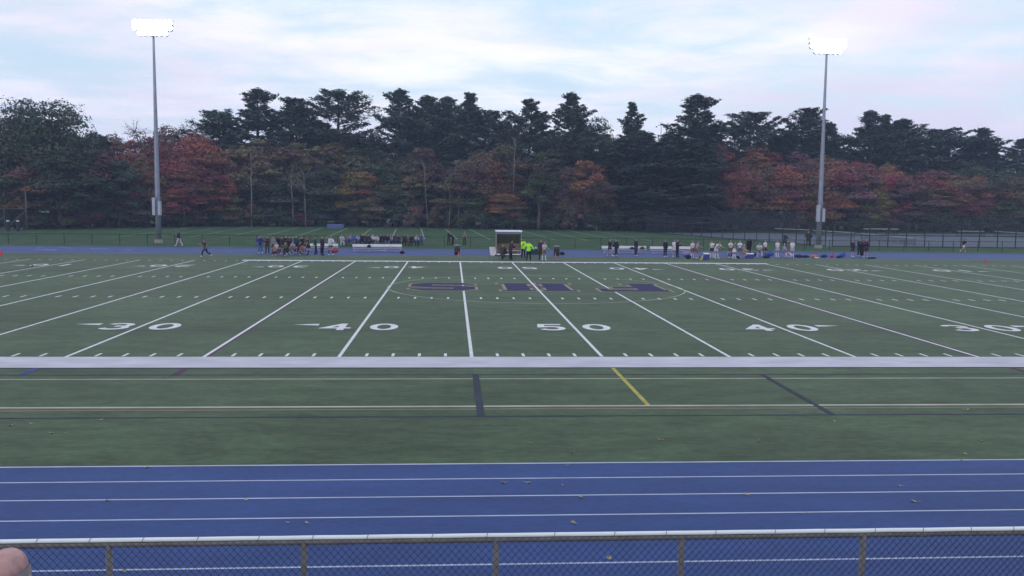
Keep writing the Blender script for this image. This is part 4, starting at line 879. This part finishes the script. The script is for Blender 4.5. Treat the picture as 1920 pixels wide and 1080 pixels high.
# seated crowd beyond the fence, on folding chairs
m_chair = mat('folding chair fabric', (.05, .08, .20), .8, .15, 6); m_chairf = mat('folding chair frame', (.10, .10, .11), .5, .1, 5, metal=.4)
def camp_chair():
    root = empty('folding_chair')
    MB().add([(-.26, -.22, .42), (.26, -.22, .42), (.24, .22, .36), (-.24, .22, .36)], [(0, 1, 2, 3)]).build('seat', m_chair, root)
    MB().add([(-.25, .22, .38), (.25, .22, .38), (.27, .34, .86), (-.27, .34, .86)], [(0, 1, 2, 3)]).build('backrest', m_chair, root)
    for s in (-1, 1):
        for t in (-1, 1): MB().tube([(s*.29, t*.26, 0), (-s*.02, t*.26, .2), (-s*.27, t*.24, .42)], .012, 5).build('leg', m_chairf, root)
        MB().tube([(s*.27, -.24, .60), (s*.27, .28, .62)], .018, 5).build('armrest', m_chair, root)
    return root
chair0 = camp_chair(); first = True
CROWD = [(641, 'offwhite', 'white', 'hairgr'), (650, 'grey', 'blue', 'hairbk'), (657, 'lav', 'blue', 'hairbl'), (664, 'blue', 'grey', 'hairbk'), (671, 'lav', 'blue', 'hairbr'), (679, 'black', 'navy', 'hairbk'), (687, 'charcoal', 'navy', 'hairbk'), (692, 'navy', 'black', 'hairbk'), (699, 'white', 'black', 'hairbr'),
         (707, 'offwhite', 'grey', 'hairbk'), (714, 'black', 'charcoal', 'hairbk'), (720, 'navy', 'blue', 'hairbr'), (727, 'black', 'grey', 'hairbl'), (733, 'lav', 'navy', 'hairbk'), (740, 'maroon', 'black', 'hairbr'), (746, 'purple', 'black', 'hairbl'), (759, 'charcoal', 'black', 'hairbk'), (765, 'grey', 'pink', 'hairbk'), (772, 'black', 'navy', 'hairbk'), (781, 'offwhite', 'navy', 'hairgr'), (788, 'blue', 'jeans', 'hairbl')]
CW = {'offwhite': 'cream', 'lav': 'lavender', 'hairgr': 'grey', 'hairbk': 'black', 'hairbl': 'fair', 'hairbr': 'brown', 'jeans': 'denim'}
for i, (px, a, b, h) in enumerate(CROWD):
    p = gnd(px, 461.5-(i % 3)*.9, G0); sc = 1.0
    q = person(0, 0, 'sit', random.Random(i).uniform(-25, 25), f'spectator with {CW.get(h, h)} hair, {CW.get(a, a)} top and {CW.get(b, b)} trousers seated beyond the track fence', Jk(a), T(b), ('shoes', 'black'), hair=h, loc=p, group=G3, scale=sc)
    c = chair0 if first else copy_tree(chair0); first = False
    rz = q.rotation_euler.z; c.location = p+Vector((math.sin(rz)*-.02, .03, 0)); c.rotation_euler.z = rz; tag(c, f'folding chair under the spectator with {CW.get(h, h)} hair, {CW.get(a, a)} top and {CW.get(b, b)} trousers', 'chair', 'folding chairs of the seated crowd')
# bald spectator in the stand, two rows in front of the camera
ry, rz_ = ROWS[3]
RIG['sitfine'] = make_rig(sub=2, legs=((1.5, 1.5, .12), (1.45, 1.4, .14)), arms=((.55, .6, .12), (.6, .7, .12)), lean=.06, headp=.0)
hj = RIG['sitfine'].J['head'][0]
hp = CAM+ray(13, 1076)*2.92
bl = Vector((hp[0]-hj.x, hp[1]-hj.y, hp[2]-hj.z))
PM['baldskin'] = mat('bald skin', (.40, .235, .235), .5, .22, 30, .35, bump=.15)
person(0, 0, 'sitfine', 180, 'bald spectator sitting in the stand behind the chain-link guard fence', Sh('charcoal'), T('navy'), ('shoes', 'black'), hair='hairgr', headw='hair_fringe', skin='baldskin', loc=Vector((hp[0]+hj.x, hp[1]+hj.y, hp[2]-hj.z)))
seatrel = RIG['sitfine'].J['pelvis'][0].z

# ---------------------------------------------------------------- benches, shelter, barrels, bags
m_bw = mat('white bench plank', (.66, .66, .70), .5, .06, 3, .4); m_bl = mat('bench frame', (.36, .33, .44), .5, .1, 4, metal=.3)
def bench(px0, px1, py, label):
    a = gnd(px0, py); b = gnd(px1, py); Ln = (b-a).length; root = empty('team_bench', a, math.atan2(b.y-a.y, b.x-a.x))
    MB().box((Ln/2, -.13, .40), (Ln, .24, .05), bevel=.01).build('seat_plank', m_bl, root)
    MB().box((Ln/2, .13, .40), (Ln, .24, .05), bevel=.01).build('seat_plank', m_bl, root)
    MB().box((Ln/2, .30, .66), (Ln, .04, .27)).build('back_plank', m_bw, root)
    MB().tube([(.1, -.18, .14), (Ln-.1, -.18, .14)], .03, 6).build('foot_rail', m_bl, root)
    n = max(2, int(Ln/1.6))
    for i in range(n+1):
        x = .2+(Ln-.4)*i/n
        MB().tube([(x, -.22, 0), (x, -.2, .37)], .03, 6).build('leg', m_bl, root); MB().tube([(x, .26, 0), (x, .24, .37), (x, .34, .78)], .03, 6).build('leg', m_bl, root)
    tag(root, label, 'bench', 'white team benches along the far track')
bench(545, 634, 471.5, 'white team bench behind the huddle of dark-clad players')
bench(661, 754, 472.5, 'empty white team bench with a black bag on it')
bench(1129.5, 1213, 475.5, 'white team bench behind three navy-clad people and a dark bag')
bench(1220, 1300, 476.5, 'white team bench behind the grey-haired adult in navy suit')
m_bag = {k: mat('bag '+k, c, .85, .2, 6, .15) for k, c in (('black', (.014, .014, .022)), ('navy', (.02, .025, .08)), ('red', (.42, .05, .05)), ('pink', (.50, .04, .16)), ('white', (.6, .58, .6)), ('lav', (.26, .23, .46)), ('blue', (.05, .09, .36)), ('orange', (.5, .16, .08)), ('brown', (.10, .06, .045)))}
def bag(px, py, w, h, col, label, z=0.0, d=None, seed=1):
    p = gnd(px, py, z) if z < .05 else atY(px, py, gnd(px, py+4).y); p.z = z
    root = empty('sports_bag', p, random.Random(px).uniform(-.4, .4))
    MB().blob((0, 0, h/2), (w, d or w*.55, h), px, .10, 12, 7).build('body', m_bag[col], root, True)
    pts = [(-w*.22, -(d or w*.55)*.3, h*.85), (-w*.15, -(d or w*.55)*.25, h*1.12), (w*.15, -(d or w*.55)*.25, h*1.12), (w*.22, -(d or w*.55)*.3, h*.85)]
    MB().tube(pts, .015, 5).build('handle', m_bag['black'], root)
    tag(root, label, 'bag'); return root
bench_z = .428
def on_bench(px, w, h, col, label, py=472.5):
    p = gnd(px, py); root = bag(px, py, w, h, col, label); root.location = (p.x, p.y, bench_z)
on_bench(692, .42, .30, 'black', 'black bag sitting on the empty white bench'); on_bench(731, .30, .14, 'lav', 'small lavender bundle lying on the empty white bench')
bag(754, 476, .55, .28, 'black', 'black bag on the track at the end of the empty white bench')
bag(628, 474, .7, .45, 'red', 'red bag beside the loose white-shirted player')
bag(1054, 478, .55, .30, 'black', 'black bag on the ground beside the dark barrel')
on_bench(1204, .55, .3, 'brown', 'dark maroon bag on the white bench beside the lone navy coat', 475.5); on_bench(1185, .5, .25, 'navy', 'navy bag on the white bench behind the lone navy coat', 475.5)
bag(1287, 481, 1.0, .55, 'lav', 'heap of lavender and blue bags at the end of the second white bench'); bag(1290, 485, .7, .38, 'navy', 'navy bag lying in front of the lavender heap')
bag(1310, 484.5, .4, .14, 'black', 'flat black bag at the feet of the lavender-shirted player')
bag(1414, 481, .5, .35, 'navy', 'navy bag between the larger cooler and crouching player'); bag(1444, 480, .8, .42, 'blue', 'bright blue bag on the track between white-shirted players')
bag(1437, 484, .8, .25, 'navy', 'long navy bag on the turf in front of the blue bag'); bag(1476, 484, .6, .30, 'lav', 'lavender bag beside the seated player'); bag(1497, 483, 1.0, .28, 'navy', 'long navy bag right next to the end white-shirted player'); bag(1510, 483, .8, .22, 'black', 'flat black bag before the orange and red bag')
bag(1527, 483.5, .75, .38, 'orange', 'orange and red bag among the scattered bags'); bag(1531, 485, .5, .18, 'white', 'white bundle in front of the orange bag'); bag(1545, 483, .75, .28, 'navy', 'navy bag between the orange and the pink bag'); bag(1560, 483, .55, .34, 'pink', 'bright pink bag on the track edge'); bag(1573, 484, .7, .25, 'navy', 'navy bag on the turf right beside the pink bag'); bag(1580, 482, .6, .45, 'blue', 'upright blue bag near the parka-clad group'); bag(1634, 485, 1.2, .14, 'black', 'flat black mat in front of the parka-clad group')
bag(1383, 484.5, .45, .22, 'navy', 'small navy bag behind the tan-clad seated person'); bag(1366, 480, .35, .55, 'lav', 'upright pale stick bag by the fair-haired player')
# coolers
m_cool = mat('cooler blue', (.03, .035, .23), .4, .06, 5, .5); m_lid = mat('cooler lid', (.75, .77, .82), .4, .05, 5, .5)
def cooler(px, py, w, h, label):
    p = gnd(px, py); root = empty('drinks_cooler', p)
    MB().box((0, 0, h*.41), (w, .5, h*.80), bevel=.04).build('body', m_cool, root); MB().box((0, 0, h*.90), (w+.03, .53, h*.17), bevel=.04).build('lid', m_lid, root)
    for s in (-1, 1): MB().tube([(s*(w/2), -.12, h*.6), (s*(w/2+.05), -.12, h*.55), (s*(w/2+.05), .12, h*.55), (s*(w/2), .12, h*.6)], .018, 6).build('handle', m_lid, root)
    tag(root, label, 'cooler', 'blue coolers with white lids')
cooler(1324, 487, .50, .66, 'blue upright cooler with white lid next to the yellow cones'); cooler(1405, 484.5, .72, .52, 'wider blue cooler with white lid in front of the black-coated person')
# barrels
m_barrel = mat('dark plastic barrel', (.016, .017, .022), .45, .1, 4, .4); m_rim = mat('barrel rim', (.20, .20, .22), .5, .1, 4)
m_cone = mat('orange cone plastic', (.50, .10, .045), .5, .08, 6); m_ycone = mat('yellow cone plastic', (.62, .55, .10), .5, .08, 6); m_rcone = mat('red cone plastic', (.50, .035, .06), .5, .08, 6)
def barrel(px, py, label):
    p = gnd(px, py); root = empty('waste_barrel', p)
    MB().lathe((0, 0, 0), [(.25, 0), (.27, .03), (.28, .30), (.295, .32), (.28, .34), (.29, .60), (.305, .62), (.29, .64), (.30, .86)], 18).build('body', m_barrel, root, True)
    MB().lathe((0, 0, .86), [(.31, 0), (.325, .02), (.325, .10), (.29, .13)], 18).build('rim', m_rim, root, True)
    MB().tube([(-.2, 0, .99), (-.06, 0, 1.03), (.06, 0, 1.03), (.2, 0, .99)], .02, 6).build('handle', m_rim, root)
    tag(root, label, 'barrel', 'dark waste barrels flanking the shelter')
barrel(857, 477.5, 'dark waste barrel with grey rim standing alone on the track by the empty bench'); barrel(1043.5, 479.5, 'dark waste barrel with grey rim beside the black bag and girl in pale top')
def cone(px, py, h, mm, label, cat='cone'):
    p = gnd(px, py); root = empty('marker_cone', p)
    MB().box((0, 0, .012), (h*.75, h*.75, .024), bevel=.02).build('base', mm, root); MB().lathe((0, 0, .022), [(h*.28, 0), (h*.24, h*.1), (h*.08, h*.9), (h*.05, h)], 14).build('cone', mm, root, True)
    tag(root, label, cat)
cone(860, 480.5, .42, m_cone, 'orange marker cone in front of the barrel by the empty bench'); cone(1041.5, 483, .42, m_cone, 'orange marker cone in front of the barrel by the black bag'); cone(1314.5, 487, .20, m_ycone, 'small yellow cone lying on turf by the upright cooler'); cone(1316.5, 484.5, .28, m_ycone, 'taller yellow cone on turf next to the upright cooler'); cone(1848, 494, .42, m_rcone, 'red marker cone standing alone on the turf below the tennis courts'); cone(2, 479, .5, m_rcone, 'red marker cone at the edge of the turf below the blocking sled')
# team shelter
m_roof = mat('shelter roof', (.70, .76, .78), .4, .05, 2, .5); m_fasc = mat('shelter fascia', (.16, .16, .36), .5, .08, 2); m_sfr = mat('shelter frame', (.30, .30, .33), .5, .1, 4, metal=.3)
m_panel = mat('tan wall panel', (.24, .19, .14), .7, .2, 2); m_sbase = mat('shelter plinth', (.05, .05, .085), .7, .1, 3)
gm = bpy.data.materials.new('smoked acrylic'); gm.use_nodes = True; gb = gm.node_tree; gb.nodes.clear()
go_ = gb.nodes.new('ShaderNodeOutputMaterial'); gx = gb.nodes.new('ShaderNodeMixShader'); gt = gb.nodes.new('ShaderNodeBsdfTransparent'); gt.inputs[0].default_value = (.58, .50, .42, 1); gg = gb.nodes.new('ShaderNodeBsdfGlossy'); gg.inputs['Roughness'].default_value = .15; gg.inputs[0].default_value = (.5, .5, .5, 1); gf_ = gb.nodes.new('ShaderNodeFresnel'); gf_.inputs[0].default_value = 1.4
gb.links.new(gf_.outputs[0], gx.inputs[0]); gb.links.new(gt.outputs[0], gx.inputs[1]); gb.links.new(gg.outputs[0], gx.inputs[2]); gb.links.new(gx.outputs[0], go_.inputs[0])
a = gnd(929.5, 480); b = gnd(978, 480.5); W_ = b.x-a.x; zt = atY(953, 429.5, a.y).z
sh = empty('team_shelter', (a.x, a.y, 0)); D_ = 1.5
MB().box((W_/2, D_/2, .06), (W_+.1, D_, .12)).build('plinth', m_sbase, sh)
for x in (.05, W_-.05):
    MB().box((x, .06, zt/2), (.07, .07, zt-.3)).build('post', m_sfr, sh); MB().box((x, D_-.06, zt/2), (.07, .07, zt-.3)).build('post', m_sfr, sh)
rf = MB(); vs = []; n = 8
for i in range(n+1):
    y = -.25+(D_+.4)*i/n; z = zt-.26+.14*math.sin(math.pi*(.12+.76*i/n))
    for q in (0, .07): vs += [(-.03, y, z-q), (W_+.03, y, z-q)]
fs = []
for i in range(n):
    k = 4*i; fs += [(k, k+1, k+5, k+4), (k+2, k+6, k+7, k+3), (k, k+4, k+6, k+2), (k+1, k+3, k+7, k+5)]
fs += [(0, 2, 3, 1), (4*n, 4*n+1, 4*n+3, 4*n+2)]
rf.add(vs, fs).build('roof', m_roof, sh); MB().box((W_/2, -.21, zt-.19), (W_+.05, .05, .12)).build('roof_edge', m_roof, sh); MB().box((W_/2, -.16, zt-.40), (W_-.02, .05, .17)).build('fascia', m_fasc, sh)
MB().box((W_/2, D_-.07, 1.32+.35), (W_-.16, .012, 1.35)).build('back_pane', gm, sh)
MB().box((W_/2, D_-.07, .66), (W_-.16, .03, 1.04)).build('back_panel', m_panel, sh)
for x in (.05, W_-.05): MB().box((x, D_/2, 1.45), (.012, D_-.2, 1.7)).build('side_pane', gm, sh)
MB().box((W_/2, D_-.45, .48), (W_-.3, .35, .05)).build('seat', m_bw, sh)
for x in (.3, W_-.3): MB().box((x, D_-.45, .28), (.06, .3, .34)).build('seat_leg', m_sfr, sh)
MB().box((W_/2, -.02, .17), (W_-.2, .05, .10)).build('front_rail', m_bw, sh)
tag(sh, 'small white-roofed team shelter with clear back panel behind the neon officials', 'shelter')
p = gnd(925, 479); wd = empty('folded_sign', p, .2)
for s in (-1, 1): MB().add([(-.3, s*.25, 0), (.3, s*.25, 0), (.18, s*.02, .85), (-.42, s*.02, .85)], [(0, 1, 2, 3)]).build('board', m_bw, wd)
tag(wd, 'leaning white folded board standing beside the shelter', 'sign')
p = gnd(1003, 480); tb = empty('folding_table', p); m_tbl = mat('teal table top', (.17, .36, .34), .6, .08, 3); m_skirt = mat('dark green table skirt', (.015, .05, .045), .9, .15, 4)
MB().box((0, 0, .74), (1.6, .7, .04), bevel=.02).build('table_top', m_tbl, tb); MB().box((0, -.30, .42), (1.5, .03, .58)).build('skirt', m_skirt, tb)
for x in (-.7, .7):
    for y in (-.26, .28): MB().tube([(x, y, 0), (x, y, .72)], .02, 6).build('leg', m_sfr, tb)
tag(tb, 'teal-topped table with dark skirt beside the shelter and neon officials', 'table')
for dx, col, nm in ((.25, 'orange', 'orange'), (.05, 'white', 'white'), (.5, 'brown', 'brown')):
    q = bag(1003+dx*20, 480, .22, .16, col, f'small {nm} bundle lying on the teal-topped table'); q.location = p+Vector((dx, 0, .762))
# things beyond the track
m_mat = mat('blue foam mat', (.08, .10, .33), .7, .1, 2)
q = gnd(629, 427.5, G0); r_ = empty('landing_mat', q); MB().box((0, 0, .32), (3.0, 1.6, .62), bevel=.1).build('pad', m_mat, r_); MB().box((0, -.01, .66), (2.9, 1.5, .05), bevel=.1).build('cover', mat('mat cover', (.16, .18, .36), .7, .1, 2), r_); tag(r_, 'blue foam landing mat at the edge of the wood', 'mat')
q = gnd(725, 427.5, G0); r_ = empty('dark_crate', q); MB().box((0, 0, .4), (.9, .8, .8), bevel=.06).build('body', m_barrel, r_); MB().box((0, 0, .83), (.96, .86, .06), bevel=.06).build('lid', m_barrel, r_); tag(r_, 'small dark crate at the edge of the wood near the blue mat', 'crate')
q = gnd(169.5, 427, G0); q.y = min(q.y, 130); q = atY(169.5, 427, q.y); r_ = empty('white_box', (q.x, q.y, G0)); MB().box((0, 0, .75), (.9, .5, .6), bevel=.05).build('body', m_bw, r_)
for s in (-1, 1): MB().box((s*.35, 0, .22), (.07, .3, .46)).build('leg', m_sfr, r_)
tag(r_, 'small pale box on legs at the edge of the wood', 'box')
# blocking sled and frame
m_pad = mat('sled pad', (.022, .026, .05), .8, .1, 4); m_frm = mat('painted pipe', (.10, .125, .145), .6, .1, 4)
q = gnd(8, 440, G0); r_ = empty('blocking_sled', q, .12)
for i in range(4):
    x = -1.9+1.25*i
    MB().tube([(x-.25, -.55, .06), (x+.30, .9, 1.0)], .06, 6).build('strut', m_frm, r_); MB().box((x, -.2, 1.15), (.42, .30, 1.3), bevel=.08).build('pad', m_pad, r_); MB().box((x, -.2, 1.9), (.34, .26, .16), bevel=.06).build('pad_top', m_bw, r_)
    MB().tube([(x-.25, -.9, .05), (x-.25, 1.2, .05)], .06, 6).build('skid', m_frm, r_)
MB().tube([(-2.2, .5, .75), (2.2, .5, .75)], .05, 6).build('crossbar', m_frm, r_); MB().tube([(-2.4, 1.1, .06), (2.0, 1.1, .06)], .05, 6).build('crossbar', m_frm, r_)
tag(r_, 'football blocking sled with dark pads and white tops on the grass', 'training sled')
Yq = 117.5; pa, pb = atY(9, 420, Yq), atY(50, 420, Yq); zt_ = atY(6, 352, Yq).z; r_ = empty('backstop_frame', (pa.x, Yq, G0)); W2 = pb.x-pa.x; zm = atY(30, 393, Yq).z-G0
for x in (0, W2, -W2): MB().tube([(x, 0, 0), (x, 0, zt_-G0)], .10, 8).build('post', m_frm, r_, True)
MB().tube([(-W2, 0, zm), (W2, 0, zm+.15)], .07, 8).build('rail', m_frm, r_); MB().tube([(W2, 0, zm), (W2-2.6, -1.6, 0)], .06, 6).build('brace', m_frm, r_); MB().tube([(0, 0, zm-1), (-1.6, -1.4, 0)], .06, 6).build('brace', m_frm, r_)
mb = MB(); chain(mb, -W2, W2, .1, zm-.05, .006, .15, -.1); tag(mb.build('chain_link_mesh', m_wire, r_), kind='stuff')
tag(r_, 'tall pipe frame with cross rail and braces at the edge of the wood', 'frame')

# ---------------------------------------------------------------- fallen leaves
m_leaf = mat('dry leaf', (.36, .30, .18), .8, .25, 6, .2, rnd=.3); lr = random.Random(12)
lm_ = MB()
lm_.add([(0, -.06, .012), (.045, -.01, .004), (.03, .05, .03), (0, .08, .012), (-.035, .045, .035), (-.05, -.01, .006), (0, .0, .004)], [(0, 1, 6), (1, 2, 6), (2, 3, 6), (3, 4, 6), (4, 5, 6), (5, 0, 6)])
lmesh = lm_.mesh('leaf_blade'); lmesh.materials.append(m_leaf); stm = MB().tube([(0, -.06, .012), (.01, -.11, .02), (.0, -.14, .03)], .004, 4).mesh('stem'); stm.materials.append(m_leaf)
LEAVES = [(275, 876), (1064, 873), (1803, 863), (945, 905), (990, 905), (1089, 932), (1688, 911), (1714, 940), (1400, 927), (461, 937), (203, 938), (1510, 962), (1075, 980), (1055, 910), (1142, 1047), (233, 1071), (575, 980), (540, 980), (35, 757), (1236, 824), (1423, 826), (996, 831), (1809, 784), (1814, 768), (1810, 851), (121, 811), (97, 812), (1635, 747), (1073, 849), (190, 787), (1565, 790), (1840, 827), (58, 794), (20, 797), (650, 905), (1310, 955), (1870, 1000), (345, 900), (760, 985), (1600, 890), (880, 845), (700, 800), (1330, 745), (420, 740)]
for px, py in LEAVES[:34]:
    p = gnd(px, py, .006); r_ = empty('fallen_leaf', p, lr.uniform(0, 6.28)); s = lr.uniform(.45, .9); r_.scale = (s, s, s)
    link('blade', lmesh, None, r_); link('stem', stm, None, r_)
    on = p.y < YN
    tag(r_, 'dry yellow-brown fallen leaf on the blue track lanes' if on else 'dry yellow-brown fallen leaf on the green turf apron', 'leaf', 'fallen leaves on the track lanes' if on else 'fallen leaves on the turf apron')

# ---------------------------------------------------------------- evening haze
hz_m = bpy.data.materials.new('evening haze'); hz_m.use_nodes = True; ht = hz_m.node_tree; ht.nodes.clear()
hv = ht.nodes.new('ShaderNodeVolumePrincipled'); hv.inputs['Color'].default_value = (.54, .67, 1.0, 1); hv.inputs['Density'].default_value = .00050; hv.inputs['Anisotropy'].default_value = 0
hq = ht.nodes.new('ShaderNodeOutputMaterial'); ht.links.new(hv.outputs[0], hq.inputs['Volume'])
hb_ = MB().box((0, 425, 17.5), (1640, 1190, 37.5)).build('haze', hz_m); tag(hb_, kind='stuff')
